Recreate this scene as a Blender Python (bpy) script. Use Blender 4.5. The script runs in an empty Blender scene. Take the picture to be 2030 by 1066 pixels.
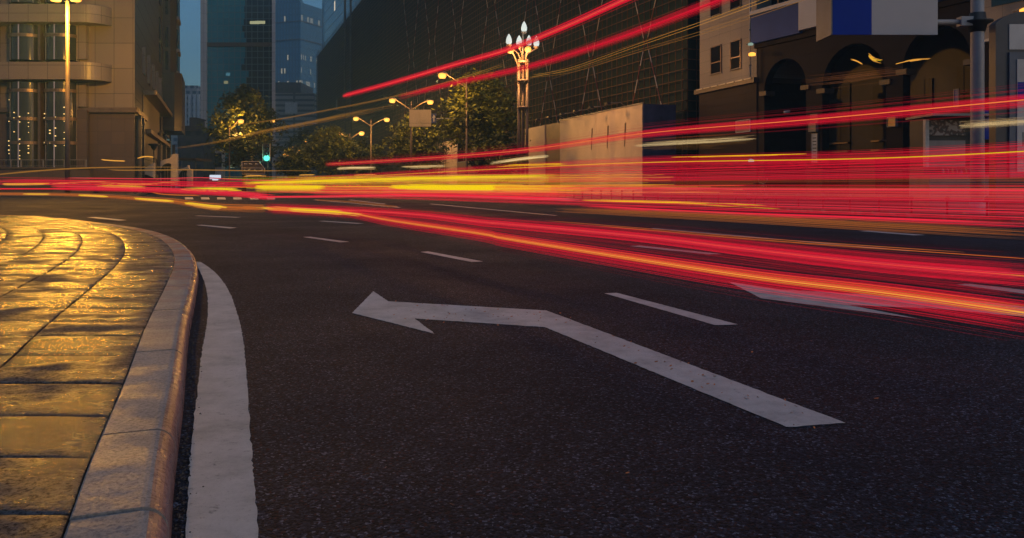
import bpy, math, random
from mathutils import Vector
R = math.radians
rnd = random.Random(7)
scene = bpy.context.scene
COL = scene.collection

# ------------------------------------------------------------------ camera, sky, dusk fill, exposure
H = 1.2            # camera height
F = 1579.0         # focal length in photo pixels (2030 wide)
CX, HY = 1015.0, 363.0
TALL_POWER = 13500
cam_d = bpy.data.cameras.new('camera'); cam = bpy.data.objects.new('camera', cam_d); COL.objects.link(cam)
cam.location = (0, 0, H); cam.rotation_euler = (R(90), 0, 0)
cam_d.sensor_width = 36; cam_d.lens = 36 * F / 2030; cam_d.shift_y = -(533 - HY) / 2030
cam_d.clip_start = 0.05; cam_d.clip_end = 6000
scene.camera = cam

SUN_EL, SUN_ROT = R(4.0), R(120)
w = bpy.data.worlds.new('World'); scene.world = w; w.use_nodes = True
nt = w.node_tree
sky = nt.nodes.new('ShaderNodeTexSky'); sky.sky_type = 'NISHITA'; sky.sun_disc = False
sky.sun_elevation = SUN_EL; sky.sun_rotation = SUN_ROT
sky.air_density = 1.0; sky.dust_density = 1.3; sky.ozone_density = 3.3
bg = nt.nodes['Background']; bg.inputs['Strength'].default_value = 0.15
nt.links.new(sky.outputs[0], bg.inputs['Color'])

dusk_fill_d = bpy.data.lights.new('dusk_fill', 'SUN'); dusk_fill = bpy.data.objects.new('dusk_fill', dusk_fill_d); COL.objects.link(dusk_fill)
dusk_fill_d.energy = 0.42; dusk_fill_d.angle = R(60); dusk_fill_d.color = (0.90, 0.91, 1.0)  # soft fill added for the dusk light, higher than the sky's own sun
dusk_fill.rotation_euler = (R(36), 0, R(60))

scene.view_settings.view_transform = 'Standard'; scene.view_settings.look = 'None'
scene.view_settings.exposure = 0.4; scene.view_settings.gamma = 1.0
scene.cycles.use_denoising = True
scene.cycles.max_bounces = 6; scene.cycles.volume_bounces = 0

# ------------------------------------------------------------------ helpers
def P(px, py, Y):
    return Vector(((px - CX) / F * Y, Y, H + (HY - py) / F * Y))
def G(px, py, z=0.0):
    Y = F * (H - z) / (py - HY)
    return Vector(((px - CX) / F * Y, Y, z))
def PX(px, Y, z):
    return Vector(((px - CX) / F * Y, Y, z))

class Plane:
    """vertical plane through a point A, running along dir d; b is outwards (towards the street)"""
    def __init__(s, A, d, out):
        s.A = Vector((A[0], A[1], 0)); s.d = Vector((d[0], d[1], 0)).normalized()
        n = Vector((-s.d.y, s.d.x, 0))
        if n.dot(Vector((out[0], out[1], 0))) < 0: n = -n
        s.n = n
    def s_of(s, px):
        k = (px - CX) / F
        return (k * s.A.y - s.A.x) / (s.d.x - k * s.d.y)
    def uv(s, px, py):
        t = s.s_of(px); Y = s.A.y + t * s.d.y
        return t, H + (HY - py) / F * Y
    def w(s, a, b, c):
        return s.A + s.d * a + s.n * b + Vector((0, 0, c))

class MB:
    def __init__(s, fr=None): s.v = []; s.f = []; s.m = []; s.fr = fr; s.sm = []
    def _add(s, vs, fs, mi=0, smooth=False):
        o = len(s.v)
        for p in vs: s.v.append(s.fr.w(*p) if s.fr else Vector(p))
        for f in fs: s.f.append([i + o for i in f]); s.m.append(mi); s.sm.append(smooth)
    def box(s, a0, a1, b0, b1, c0, c1, mi=0):
        vs = [(a0,b0,c0),(a1,b0,c0),(a1,b1,c0),(a0,b1,c0),(a0,b0,c1),(a1,b0,c1),(a1,b1,c1),(a0,b1,c1)]
        s._add(vs, [(0,3,2,1),(4,5,6,7),(0,1,5,4),(1,2,6,5),(2,3,7,6),(3,0,4,7)], mi); return s
    def prism(s, poly, b0, b1, mi=0):       # poly in (a,c)
        n = len(poly); vs = [(a, b0, c) for a, c in poly] + [(a, b1, c) for a, c in poly]
        fs = [list(range(n)), list(range(2*n-1, n-1, -1))] + [(i, (i+1) % n, n+(i+1) % n, n+i) for i in range(n)]
        s._add(vs, fs, mi); return s
    def slab(s, poly, z0, z1, mi=0):        # poly in (x,y)
        n = len(poly); vs = [(x, y, z0) for x, y in poly] + [(x, y, z1) for x, y in poly]
        fs = [list(range(n)), list(range(2*n-1, n-1, -1))] + [(i, (i+1) % n, n+(i+1) % n, n+i) for i in range(n)]
        s._add(vs, fs, mi); return s
    def tube(s, pts, r, n=8, mi=0, cap=True, smooth=True):
        pts = [Vector(p) for p in pts]; N = len(pts)
        rs = r if isinstance(r, (list, tuple)) else [r] * N
        vs = []
        for i, p in enumerate(pts):
            t = (pts[min(i+1, N-1)] - pts[max(i-1, 0)]).normalized()
            up = Vector((0, 0, 1)) if abs(t.z) < .95 else Vector((1, 0, 0))
            x = t.cross(up).normalized(); y = x.cross(t)
            for k in range(n):
                a = 2 * math.pi * k / n
                vs.append(p + x * (rs[i] * math.cos(a)) + y * (rs[i] * math.sin(a)))
        fs = [(i*n+k, i*n+(k+1) % n, (i+1)*n+(k+1) % n, (i+1)*n+k) for i in range(N-1) for k in range(n)]
        if cap: fs += [list(range(n-1, -1, -1)), list(range((N-1)*n, N*n))]
        s._add([tuple(v) for v in vs], fs, mi, smooth); return s
    def lathe(s, prof, c, n=16, mi=0):      # prof (r,z), about the vertical through c
        N = len(prof); vs = []
        for r, z in prof:
            for k in range(n):
                a = 2 * math.pi * k / n
                vs.append((c[0] + r * math.cos(a), c[1] + r * math.sin(a), c[2] + z))
        fs = [(i*n+k, i*n+(k+1) % n, (i+1)*n+(k+1) % n, (i+1)*n+k) for i in range(N-1) for k in range(n)]
        fs += [list(range(n-1, -1, -1)), list(range((N-1)*n, N*n))]
        s._add(vs, fs, mi, True); return s
    def build(s, name, mats, parent=None, recalc=True):
        off = Vector((0, 0, 0)); p = parent
        while p: off += p.location; p = p.parent
        me = bpy.data.meshes.new(name)
        me.from_pydata([tuple(v - off) for v in s.v], [], s.f)
        if not isinstance(mats, (list, tuple)): mats = [mats]
        for m in mats: me.materials.append(m)
        me.polygons.foreach_set('material_index', s.m); me.polygons.foreach_set('use_smooth', s.sm)
        if recalc:
            import bmesh
            bm = bmesh.new(); bm.from_mesh(me); bmesh.ops.recalc_face_normals(bm, faces=bm.faces); bm.to_mesh(me); bm.free()
        me.update()
        o = bpy.data.objects.new(name, me); COL.objects.link(o)
        if parent: o.parent = parent
        return o

def tag(o, label=None, cat=None, group=None, kind=None):
    if label: o['label'] = label
    if cat: o['category'] = cat
    if group: o['group'] = group
    if kind: o['kind'] = kind
    return o
def thing(name, label, cat, loc, group=None):
    o = bpy.data.objects.new(name, None); COL.objects.link(o); o.location = loc; o.empty_display_size = .2
    return tag(o, label, cat, group)
def copy_tree(o, parent=None):
    c = o.copy(); COL.objects.link(c)
    if parent: c.parent = parent
    for ch in list(o.children): copy_tree(ch, c)
    return c
def point_light(name, loc, power, color, radius, parent=None, spot=None):
    d = bpy.data.lights.new(name, 'SPOT' if spot else 'POINT'); d.energy = power; d.color = color; d.shadow_soft_size = radius
    if spot: d.spot_size = R(spot); d.spot_blend = .5
    o = bpy.data.objects.new(name, d); COL.objects.link(o)
    o.location = Vector(loc) - (parent.location if parent else Vector((0, 0, 0)))
    if parent: o.parent = parent
    return o

# ------------------------------------------------------------------ materials
def newmat(name):
    m = bpy.data.materials.new(name); m.use_nodes = True
    return m, m.node_tree.nodes, m.node_tree.links, m.node_tree.nodes['Principled BSDF']
def c4(c): return (c[0], c[1], c[2], 1)
def math_n(N, L, op, a, b=None, c=None):
    n = N.new('ShaderNodeMath'); n.operation = op
    for i, x in enumerate((a, b, c)):
        if x is None: continue
        if isinstance(x, (int, float)): n.inputs[i].default_value = x
        else: L.new(x, n.inputs[i])
    return n.outputs[0]
def mixc(N, L, fac, a, b):
    n = N.new('ShaderNodeMix'); n.data_type = 'RGBA'
    for sock, x in ((n.inputs[0], fac), (n.inputs[6], a), (n.inputs[7], b)):
        if isinstance(x, (int, float)): sock.default_value = x
        elif isinstance(x, tuple): sock.default_value = c4(x)
        else: L.new(x, sock)
    return n.outputs[2]
def noise(N, L, scale, detail=4, rough=.6, vec=None, dim='3D'):
    n = N.new('ShaderNodeTexNoise'); n.inputs['Scale'].default_value = scale
    n.inputs['Detail'].default_value = detail; n.inputs['Roughness'].default_value = rough
    if vec: L.new(vec, n.inputs['Vector'])
    return n.outputs[0]
def ramp(N, L, fac, stops):
    n = N.new('ShaderNodeValToRGB'); e = n.color_ramp.elements
    while len(e) < len(stops): e.new(.5)
    for el, (p, c) in zip(e, stops): el.position = p; el.color = c4(c) if isinstance(c, tuple) else (c, c, c, 1)
    L.new(fac, n.inputs[0]); return n.outputs[0]
def bump(N, L, B, hgt, dist, strength=1.0):
    n = N.new('ShaderNodeBump'); n.inputs['Distance'].default_value = dist; n.inputs['Strength'].default_value = strength
    L.new(hgt, n.inputs['Height']); L.new(n.outputs[0], B.inputs['Normal'])
def coords(N, kind='Object'):
    return N.new('ShaderNodeTexCoord').outputs[kind]

def plain(name, col, rough=.6, metal=0.0, var=.25, scale=1.5, spec=.5, bmp=0.0):
    m, N, L, B = newmat(name); v = coords(N)
    nz = noise(N, L, scale, 5, .65, v)
    dk = tuple(x * (1 - var) for x in col); lt = tuple(min(1, x * (1 + var)) for x in col)
    L.new(ramp(N, L, nz, [(.3, dk), (.7, lt)]), B.inputs['Base Color'])
    B.inputs['Roughness'].default_value = rough; B.inputs['Metallic'].default_value = metal
    B.inputs['Specular IOR Level'].default_value = spec
    if bmp: bump(N, L, B, noise(N, L, scale * 25, 3, .6, v), bmp)
    return m
def emit(name, col, strength=1.0):
    m, N, L, B = newmat(name)
    B.inputs['Base Color'].default_value = (.02, .02, .02, 1); B.inputs['Specular IOR Level'].default_value = 0
    B.inputs['Emission Color'].default_value = c4(col); B.inputs['Emission Strength'].default_value = strength * .76
    return m
def uvsum(N, L, ang):
    v = coords(N)
    r = N.new('ShaderNodeVectorRotate'); r.rotation_type = 'Z_AXIS'; r.inputs['Angle'].default_value = -ang
    L.new(v, r.inputs['Vector'])
    s = N.new('ShaderNodeSeparateXYZ'); L.new(r.outputs[0], s.inputs[0])
    return math_n(N, L, 'ADD', s.outputs[0], s.outputs[1]), s.outputs[2], v
def gridmat(name, ang, w_, h_, frame, colA, colB, fcol, rough=.15, lit=0.0, litcol=(1, .8, .5), lits=.6, spec=.5, var=.15, frough=.6, bias=None, noise_edge=None):
    """panels w x h with a joint/frame; colA and colB vary by panel; a few panels lit"""
    m, N, L, B = newmat(name); u, z, v = uvsum(N, L, ang)
    uu = math_n(N, L, 'DIVIDE', u, w_); zz = math_n(N, L, 'DIVIDE', z, h_)
    fu = math_n(N, L, 'FRACT', uu); fz = math_n(N, L, 'FRACT', zz)
    k = math_n(N, L, 'MAXIMUM', math_n(N, L, 'LESS_THAN', fu, frame / w_), math_n(N, L, 'LESS_THAN', fz, frame / h_))
    cb = N.new('ShaderNodeCombineXYZ'); L.new(math_n(N, L, 'FLOOR', uu), cb.inputs[0]); L.new(math_n(N, L, 'FLOOR', zz), cb.inputs[1])
    wn = N.new('ShaderNodeTexWhiteNoise'); wn.noise_dimensions = '2D'; L.new(cb.outputs[0], wn.inputs['Vector'])
    fac = wn.outputs['Value']
    if bias is not None:      # reflection put into the colour: a darker part with a ragged panel edge
        nz = noise(N, L, noise_edge or .1, 3, .7, cb.outputs[0])
        t = math_n(N, L, 'ADD', math_n(N, L, 'SUBTRACT', uu, bias), math_n(N, L, 'MULTIPLY', math_n(N, L, 'SUBTRACT', nz, .5), 9.0))
        fac = math_n(N, L, 'GREATER_THAN', t, 0.0)
    c = mixc(N, L, fac, colA, colB)
    nz2 = noise(N, L, .6, 5, .7, v)
    c = mixc(N, L, math_n(N, L, 'MULTIPLY', nz2, var), c, tuple(x * .5 for x in colA))
    L.new(mixc(N, L, k, c, fcol), B.inputs['Base Color'])
    L.new(math_n(N, L, 'ADD', math_n(N, L, 'MULTIPLY', k, frough - rough), rough), B.inputs['Roughness'])
    B.inputs['Specular IOR Level'].default_value = spec
    if lit > 0:
        wn2 = N.new('ShaderNodeTexWhiteNoise'); wn2.noise_dimensions = '2D'
        ad = N.new('ShaderNodeVectorMath'); ad.operation = 'ADD'; ad.inputs[1].default_value = (31.7, 11.3, 0)
        L.new(cb.outputs[0], ad.inputs[0]); L.new(ad.outputs[0], wn2.inputs['Vector'])
        # lit rooms cluster by floor
        fl = N.new('ShaderNodeTexWhiteNoise'); fl.noise_dimensions = '1D'; L.new(math_n(N, L, 'FLOOR', zz), fl.inputs['W'])
        thr = math_n(N, L, 'MULTIPLY', math_n(N, L, 'POWER', fl.outputs['Value'], 4.0), lit * 5)
        on = math_n(N, L, 'LESS_THAN', wn2.outputs['Value'], thr)
        on = math_n(N, L, 'MULTIPLY', on, math_n(N, L, 'SUBTRACT', 1.0, k))
        B.inputs['Emission Color'].default_value = c4(litcol)
        L.new(math_n(N, L, 'MULTIPLY', on, lits), B.inputs['Emission Strength'])
    bump(N, L, B, k, -.02, .6)
    return m

def asphalt():
    m, N, L, B = newmat('asphalt'); v = coords(N)
    g = noise(N, L, 62, 4, .75, v); g2 = noise(N, L, 150, 2, .6, v)
    vo = N.new('ShaderNodeTexVoronoi'); vo.inputs['Scale'].default_value = 70; L.new(v, vo.inputs['Vector'])
    big = noise(N, L, .33, 6, .65, v); mid = noise(N, L, 2.3, 5, .7, v)
    vo.inputs['Scale'].default_value = 88
    sc_ = N.new('ShaderNodeSeparateColor'); L.new(vo.outputs['Color'], sc_.inputs[0])
    st = math_n(N, L, 'ADD', math_n(N, L, 'MULTIPLY', sc_.outputs[0], .62), math_n(N, L, 'ADD', math_n(N, L, 'MULTIPLY', g, .5), math_n(N, L, 'MULTIPLY', g2, .25)))
    c = ramp(N, L, st, [(.40, (.0008, .0012, .0024)), (.58, (.0072, .0104, .020)), (.80, (.0215, .030, .053)), (.96, (.052, .066, .108)), (1.0, (.20, .24, .34))])
    c = mixc(N, L, math_n(N, L, 'MULTIPLY', math_n(N, L, 'GREATER_THAN', sc_.outputs[1], .93), .7), c, (.075, .022, .016))
    c = mixc(N, L, math_n(N, L, 'MULTIPLY', ramp(N, L, big, [(.38, 0.0), (.70, 1.0)]), .55), c, (.010, .0105, .014))
    c = mixc(N, L, ramp(N, L, mid, [(.60, 0.0), (.78, .45)]), c, (.036, .037, .043))
    # hairline cracks
    vc = N.new('ShaderNodeTexVoronoi'); vc.feature = 'DISTANCE_TO_EDGE'; vc.inputs['Scale'].default_value = .17
    wv = N.new('ShaderNodeVectorMath'); wv.operation = 'ADD'; nn = N.new('ShaderNodeTexNoise'); nn.inputs['Scale'].default_value = 1.7; nn.inputs['Detail'].default_value = 6
    L.new(v, nn.inputs['Vector']); L.new(v, wv.inputs[0]); L.new(nn.outputs[1], wv.inputs[1]); L.new(wv.outputs[0], vc.inputs['Vector'])
    ck = ramp(N, L, vc.outputs['Distance'], [(.0, .3), (.0018, 0.0)])
    c = mixc(N, L, ck, c, (.004, .004, .004))
    L.new(c, B.inputs['Base Color'])
    L.new(ramp(N, L, big, [(.3, .62), (.7, .85)]), B.inputs['Roughness'])
    hh = math_n(N, L, 'ADD', g, math_n(N, L, 'MULTIPLY', vo.outputs['Distance'], -.8))
    B.inputs['Specular IOR Level'].default_value = .19
    bump(N, L, B, hh, .020, 1.0)
    return m
def paint():
    m, N, L, B = newmat('road_paint'); v = coords(N)
    g = noise(N, L, 110, 4, .75, v); b = noise(N, L, 2.4, 7, .75, v); s2 = noise(N, L, 28, 5, .75, v); t = noise(N, L, 6, 5, .7, v)
    c = ramp(N, L, b, [(.30, (.28, .265, .26)), (.50, (.45, .42, .41)), (.68, (.56, .52, .51))])
    wear = ramp(N, L, math_n(N, L, 'ADD', math_n(N, L, 'MULTIPLY', s2, .65), math_n(N, L, 'MULTIPLY', t, .35)), [(.57, 0.0), (.66, .8)])
    c = mixc(N, L, wear, c, (.07, .07, .075))
    c = mixc(N, L, ramp(N, L, g, [(.60, 0.0), (.70, .7)]), c, (.10, .098, .1))
    L.new(c, B.inputs['Base Color']); B.inputs['Roughness'].default_value = .55
    bump(N, L, B, g, .006, .9)
    return m
def wetstone(name, c0, c1, rlo, rhi, wet_scale, bmp, lo=.40, hi=.58, pit=.4):
    m, N, L, B = newmat(name); v = coords(N)
    mp = N.new('ShaderNodeMapping'); mp.inputs['Scale'].default_value = (1.0, 1.7, 1.0); L.new(v, mp.inputs['Vector'])
    g = noise(N, L, 58, 5, .8, v); p = noise(N, L, wet_scale, 4, .6, mp.outputs[0]); b = noise(N, L, 3, 6, .75, v)
    g3 = noise(N, L, 30, 4, .7, v)
    c = ramp(N, L, b, [(.3, c0), (.7, c1)])
    sp = ramp(N, L, g, [(.40, pit), (.52, 0.0)])
    c = mixc(N, L, sp, c, tuple(x * .35 for x in c0))
    c = mixc(N, L, ramp(N, L, g, [(.60, 0.0), (.72, .5)]), c, tuple(min(1, x * 1.8) for x in c1))
    L.new(c, B.inputs['Base Color'])
    r_ = math_n(N, L, 'ADD', ramp(N, L, p, [(lo, rlo), (hi, rhi)]), math_n(N, L, 'MULTIPLY', math_n(N, L, 'SUBTRACT', g, .5), -.55))
    L.new(r_, B.inputs['Roughness'])
    bump(N, L, B, math_n(N, L, 'ADD', math_n(N, L, 'MULTIPLY', g, 1.0), math_n(N, L, 'MULTIPLY', g3, .35)), bmp, 1.0)
    L.new(ramp(N, L, g, [(.40, .06), (.54, .62)]), B.inputs['Specular IOR Level'])
    return m

M = {}
M['asphalt'] = asphalt(); M['paint'] = paint()
M['slab'] = wetstone('wet_paving', (.040, .035, .035), (.10, .086, .082), .19, .74, 1.6, .0042, .46, .62, .9)
M['kerb'] = wetstone('kerb_granite', (.20, .185, .185), (.30, .275, .268), .34, .6, 1.6, .002, .40, .58, .3)
M['kerb_red'] = wetstone('kerb_red_reflection', (.17, .085, .08), (.30, .165, .155), .22, .42, 2.0, .002)  # red reflection of the light trails, put into the outer face colour
M['joint'] = plain('joint_dirt', (.012, .011, .010), .9)
M['farpave'] = plain('far_paving', (.09, .08, .075), .5, scale=.6)
M['steel'] = plain('painted_steel', (.16, .16, .17), .45, .3)
M['dark_steel'] = plain('dark_steel', (.03, .03, .033), .5, .3)
M['pole_paint'] = plain('grey_pole_paint', (.26, .27, .31), .5, .0, .12)
M['lamp_pole'] = plain('lamp_pole_paint', (.13, .10, .08), .45, .2)
M['bark'] = plain('bark', (.05, .038, .028), .9, scale=6, bmp=.02)
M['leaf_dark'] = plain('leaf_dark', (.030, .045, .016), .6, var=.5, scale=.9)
M['leaf_lit'] = plain('leaf_lamplit', (.13, .15, .018), .6, var=.5, scale=.9)  # yellow of the lamplight put into the colour of some leaf clumps
M['white'] = plain('white_panel', (.55, .54, .53), .5, var=.08, scale=.5)
M['blue'] = plain('blue_panel', (.003, .028, .30), .45, var=.12, scale=.4, spec=.15)
M['glassdark'] = plain('dark_glass', (.012, .012, .014), .08, var=.3, scale=.3)
M['glass'] = plain('tinted_glass', (.025, .026, .024), .12, var=.3, scale=.5)
M['brown'] = plain('brown_stone', (.075, .05, .04), .45, var=.2, scale=.8)
M['bronze'] = plain('bronze_ring', (.17, .12, .085), .35, .6)
M['bulb'] = emit('bulb_glow', (.92, 1.0, .93), .8)
M['sodium'] = emit('sodium_glow', (1.0, .62, .18), 2.2)
M['lamp_star'] = emit('sodium_core', (1.0, .38, .055), 2.1)
M['green'] = emit('green_signal', (.12, 1.0, .72), 1.5)
M['litwhite'] = emit('lit_sign', (.75, .85, 1.0), .9)
M['fairy'] = emit('fairy_light', (1.0, .62, .2), 1.5)
M['rubber'] = plain('rubber', (.015, .015, .015), .8)
TR = {'red': emit('trail_red', (.80, .010, .034), 1.15), 'deep': emit('trail_deep_red', (.42, .006, .02), .9),
      'pink': emit('trail_pink', (.88, .085, .10), .9), 'orange': emit('trail_orange', (.9, .2, .02), .8),
      'amber': emit('trail_amber', (.95, .42, .06), .85), 'yellow': emit('trail_yellow', (.95, .68, .0), 1.0),
      'cream': emit('trail_cream', (1.0, .72, .34), .95), 'brown': emit('trail_brown', (.34, .11, .035), .6),
      'gold': emit('trail_gold', (.55, .24, .04), .6)}

# ------------------------------------------------------------------ ground and road
def sheet(name, pts, z, mat):
    mb = MB(); mb._add([(x, y, z) for x, y in pts], [list(range(len(pts)))])
    o = mb.build(name, mat, recalc=False)
    if o.data.polygons[0].normal.z < 0: o.data.flip_normals()
    return o
tag(sheet('road', [(-1500, -60), (1500, -60), (1500, 3000), (-1500, 3000)], 0, M['asphalt']), kind='structure')

RD = Vector((-.342, 1, 0)).normalized(); RN = Vector((RD.y, -RD.x, 0))       # road direction, to the right of it
def right_pave(Yv, off): return PX(0, 0, 0) + Vector((15.8 - .342 * (Yv - 27), Yv, 0)) + RN * off
a, b = right_pave(-5, -1.1), right_pave(330, -1.1); c, d = right_pave(330, 60), right_pave(-5, 60)
mb = MB(); mb.slab([(p.x, p.y) for p in (a, b, c, d)], -.1, .15); tag(mb.build('pavement', M['farpave']), kind='structure')
mb = MB(); a2, b2 = right_pave(-5, -1.4), right_pave(330, -1.4); a3, b3 = right_pave(-5, -1.103), right_pave(330, -1.103)
mb.slab([(p.x, p.y) for p in (a2, b2, b3, a3)], -.1, .16); tag(mb.build('kerb', M['kerb']), kind='structure')
mb = MB(); mb.slab([(-160, 78), (-36.5, 78), (-120, 300), (-300, 300)], -.1, .15); tag(mb.build('pavement', M['farpave']), kind='structure')

# near pavement: slabs run along x, cut by the kerb curve
KPX = [(120, 1066), (180, 905), (245, 755), (290, 640), (325, 570), (345, 520), (337, 490), (308, 468), (262, 454), (190, 443), (90, 431.5), (0, 427)]
KP = [G(px, py, .15) for px, py in KPX]
d0 = (KP[1] - KP[0]) / (KP[1].y - KP[0].y)
KP = [KP[0] - d0 * 4, KP[0] - d0 * 2] + KP + [KP[-1] + Vector((-6, .35, 0)), KP[-1] + Vector((-25, .9, 0))]
def catmull(pts, n=8):
    out = []
    for i in range(len(pts) - 1):
        p0, p1, p2, p3 = pts[max(i-1, 0)], pts[i], pts[i+1], pts[min(i+2, len(pts)-1)]
        for k in range(n):
            t = k / n
            out.append(.5 * ((2*p1) + (p2-p0)*t + (2*p0-5*p1+4*p2-p3)*t*t + (3*p1-p0-3*p2+p3)*t**3))
    return out + [pts[-1]]
KC = catmull(KP, 10)
def kx(Y):
    for i in range(len(KC)-1):
        if KC[i].y <= Y <= KC[i+1].y:
            t = (Y - KC[i].y) / max(1e-6, KC[i+1].y - KC[i].y)
            return KC[i].x + (KC[i+1].x - KC[i].x) * t
    return KC[0].x if Y < KC[0].y else KC[-1].x
YTOP = KP[-3].y - .05
cuts = [-1.4]; 
for yv in (2.0, 2.54, 3.06, 3.61, 4.2, 4.88): cuts.append(yv)
cuts[1:1] = [-.8, -.25, .3, .87, 1.44]
while cuts[-1] < YTOP - .7: cuts.append(cuts[-1] + .62 + rnd.uniform(-.03, .03))
cuts.append(YTOP)
mb = MB(); g = .0065
for j in range(len(cuts)-1):
    y0, y1 = cuts[j] + g*.9, cuts[j+1] - g*.9
    ys = [y0, (y0*2+y1)/3, (y0+2*y1)/3, y1]
    for i in range(34):
        o0, o1 = i * .74 + (.002 if i == 0 else g), (i+1) * .74 - g
        if kx(y0) - o0 < -42: break
        cxm, cym = kx((y0+y1)/2) - (o0+o1)/2, (y0+y1)/2
        tx, ty, dz = rnd.gauss(0, .0035), rnd.gauss(0, .0045), rnd.uniform(-.001, .001)
        NG = 8; TT = (0, .02, .2, .36, .5, .64, .8, .98, 1); dome = rnd.uniform(.001, .0055); px_, py_ = rnd.uniform(-.35, .35), rnd.uniform(-.35, .35)
        vs = []
        for q in range(NG + 1):
            y = y0 + (y1 - y0) * TT[q]
            for p in range(NG + 1):
                u, v = -1 + 2 * TT[p], -1 + 2 * TT[q]
                x = kx(y) - o0 - (o1 - o0) * TT[p]
                z = .15 + dz + (x - cxm) * tx + (y - cym) * ty - dome * ((u - px_) ** 2 * .6 + (v - py_) ** 2) * .5
                if max(abs(u), abs(v)) > .999: z -= .0055
                vs.append((x, y, z))
        fs = [(q*(NG+1)+p, q*(NG+1)+p+1, (q+1)*(NG+1)+p+1, (q+1)*(NG+1)+p) for q in range(NG) for p in range(NG)]
        mb._add(vs, fs, 0, True)
        edge = list(range(NG+1)) + [q*(NG+1)+NG for q in range(1, NG+1)] + [NG*(NG+1)+p for p in range(NG-1, -1, -1)] + [q*(NG+1) for q in range(NG-1, 0, -1)]
        ev = [vs[k] for k in edge]; n = len(ev)
        mb._add(ev + [(x, y, .12) for x, y, z in ev], [(k, (k+1) % n, n+(k+1) % n, n+k) for k in range(n)])
tag(mb.build('pavement', M['slab'], recalc=True), kind='structure')
bed = [(p.x + .1, p.y) for p in KC if p.y < YTOP] + [(-45, YTOP), (-45, -1.5)]
mb = MB(); mb.slab(bed, -.05, .132); tag(mb.build('pavement_bed', M['joint']), kind='structure')
# kerb stones
prof = [(.005, .05), (.005, .144), (.012, .15), (.10, .1505), (.205, .151)] + [(.205 + .085*math.sin(a_*math.pi/18), .066 + .085*math.cos(a_*math.pi/18)) for a_ in range(1, 10)] + [(.298, -.02)]
L_ = [0]
for i in range(1, len(KC)): L_.append(L_[-1] + (KC[i] - KC[i-1]).length)
def kat(s):
    for i in range(len(KC)-1):
        if s <= L_[i+1]:
            t = (s - L_[i]) / (L_[i+1] - L_[i]); p = KC[i].lerp(KC[i+1], t)
            t0 = (KC[i+1] - KC[max(i-1, 0)]).normalized(); return p, Vector((t0.y, -t0.x, 0))
    return KC[-1], Vector((0, 1, 0))
mb = MB(); s = 0.15; tot = L_[-1]
while s < tot - 1:
    ln = .86 + rnd.uniform(-.03, .03); e = min(s + ln, tot); K = 6; vs = []; dz = rnd.uniform(-.003, .003)
    for q in range(K+1):
        p, nn = kat(s + .008 + (e - s - .016) * q / K)
        for r_, z_ in prof: vs.append((p.x + nn.x*r_, p.y + nn.y*r_, z_ + dz))
    m_ = len(prof)
    fs = [(q*m_+k, q*m_+k+1, (q+1)*m_+k+1, (q+1)*m_+k) for q in range(K) for k in range(m_-1)]
    fs += [list(range(m_)), list(range(K*m_, (K+1)*m_))]
    mb._add(vs, fs, 0, False); s = e
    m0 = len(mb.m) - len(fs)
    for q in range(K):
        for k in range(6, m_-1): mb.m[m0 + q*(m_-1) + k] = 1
def kerb_reflection_patches(m):  # trail reflections mixed into the colour as red patches toward the far curve
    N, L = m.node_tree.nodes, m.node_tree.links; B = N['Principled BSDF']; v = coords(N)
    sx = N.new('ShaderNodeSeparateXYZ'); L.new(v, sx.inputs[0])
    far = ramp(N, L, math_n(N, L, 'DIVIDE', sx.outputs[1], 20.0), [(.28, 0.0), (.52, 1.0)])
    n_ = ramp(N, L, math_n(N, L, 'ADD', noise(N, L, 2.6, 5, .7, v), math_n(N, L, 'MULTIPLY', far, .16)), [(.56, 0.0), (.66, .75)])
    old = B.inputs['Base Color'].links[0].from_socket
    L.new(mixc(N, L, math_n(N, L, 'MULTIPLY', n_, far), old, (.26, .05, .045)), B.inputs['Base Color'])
kerb_reflection_patches(M['kerb'])
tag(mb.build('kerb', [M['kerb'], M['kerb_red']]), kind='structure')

# painted markings
def marking(name, px, z=.004, kind='structure', sub=1):
    pts = [G(x, y, z) for x, y in px]
    if len(pts) > 4 or max(y for x, y in px) > 500:
        out = []
        for p, q in zip(pts, pts[1:] + pts[:1]):
            k = max(1, int((q - p).length / .045))
            for i in range(k):
                r_ = p.lerp(q, i / k); out.append(r_ + Vector((rnd.gauss(0, .002), rnd.gauss(0, .0028), 0)))
        pts = out
    return tag(sheet(name, [(p.x, p.y) for p in pts], z, M['paint']), kind=kind)
lpx = [(368, 1066), (380, 880), (400, 700), (408, 655), (412, 620), (411, 585), (404, 555), (394, 533), (384, 518)]
rpx = [(513, 1066), (498, 880), (485, 700), (479, 655), (470, 620), (457, 583), (440, 555), (420, 534), (398, 519)]
lw = [G(x, y, .004) for x, y in lpx]; rw = [G(x, y, .004) for x, y in rpx]
ex0 = lw[0] - (lw[1]-lw[0]) / (lw[1].y-lw[0].y) * 3; ex1 = rw[0] - (rw[1]-rw[0]) / (rw[1].y-rw[0].y) * 3
lw = catmull([ex0] + lw, 26); rw = catmull([ex1] + rw, 26)
mb = MB(); n = len(lw); vs = []
for i in range(n):
    for p, k in ((lw[i], -1), (rw[i], 1)): vs.append((p.x + rnd.gauss(0, .003), p.y, .004))
mb._add(vs, [(2*i, 2*i+1, 2*i+3, 2*i+2) for i in range(n-1)]); o = mb.build('road_line', M['paint'], recalc=False)
tag(o, kind='structure')
tag(marking('turn_arrow', [(740, 577), (698, 620), (862, 661), (822, 631), (1080, 648), (1560, 846), (1677, 838), (1083, 615), (770, 597)]),
    'whole left turn arrow painted in the lane beside the kerb', 'road marking', 'turn arrows painted on the road')
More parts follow.
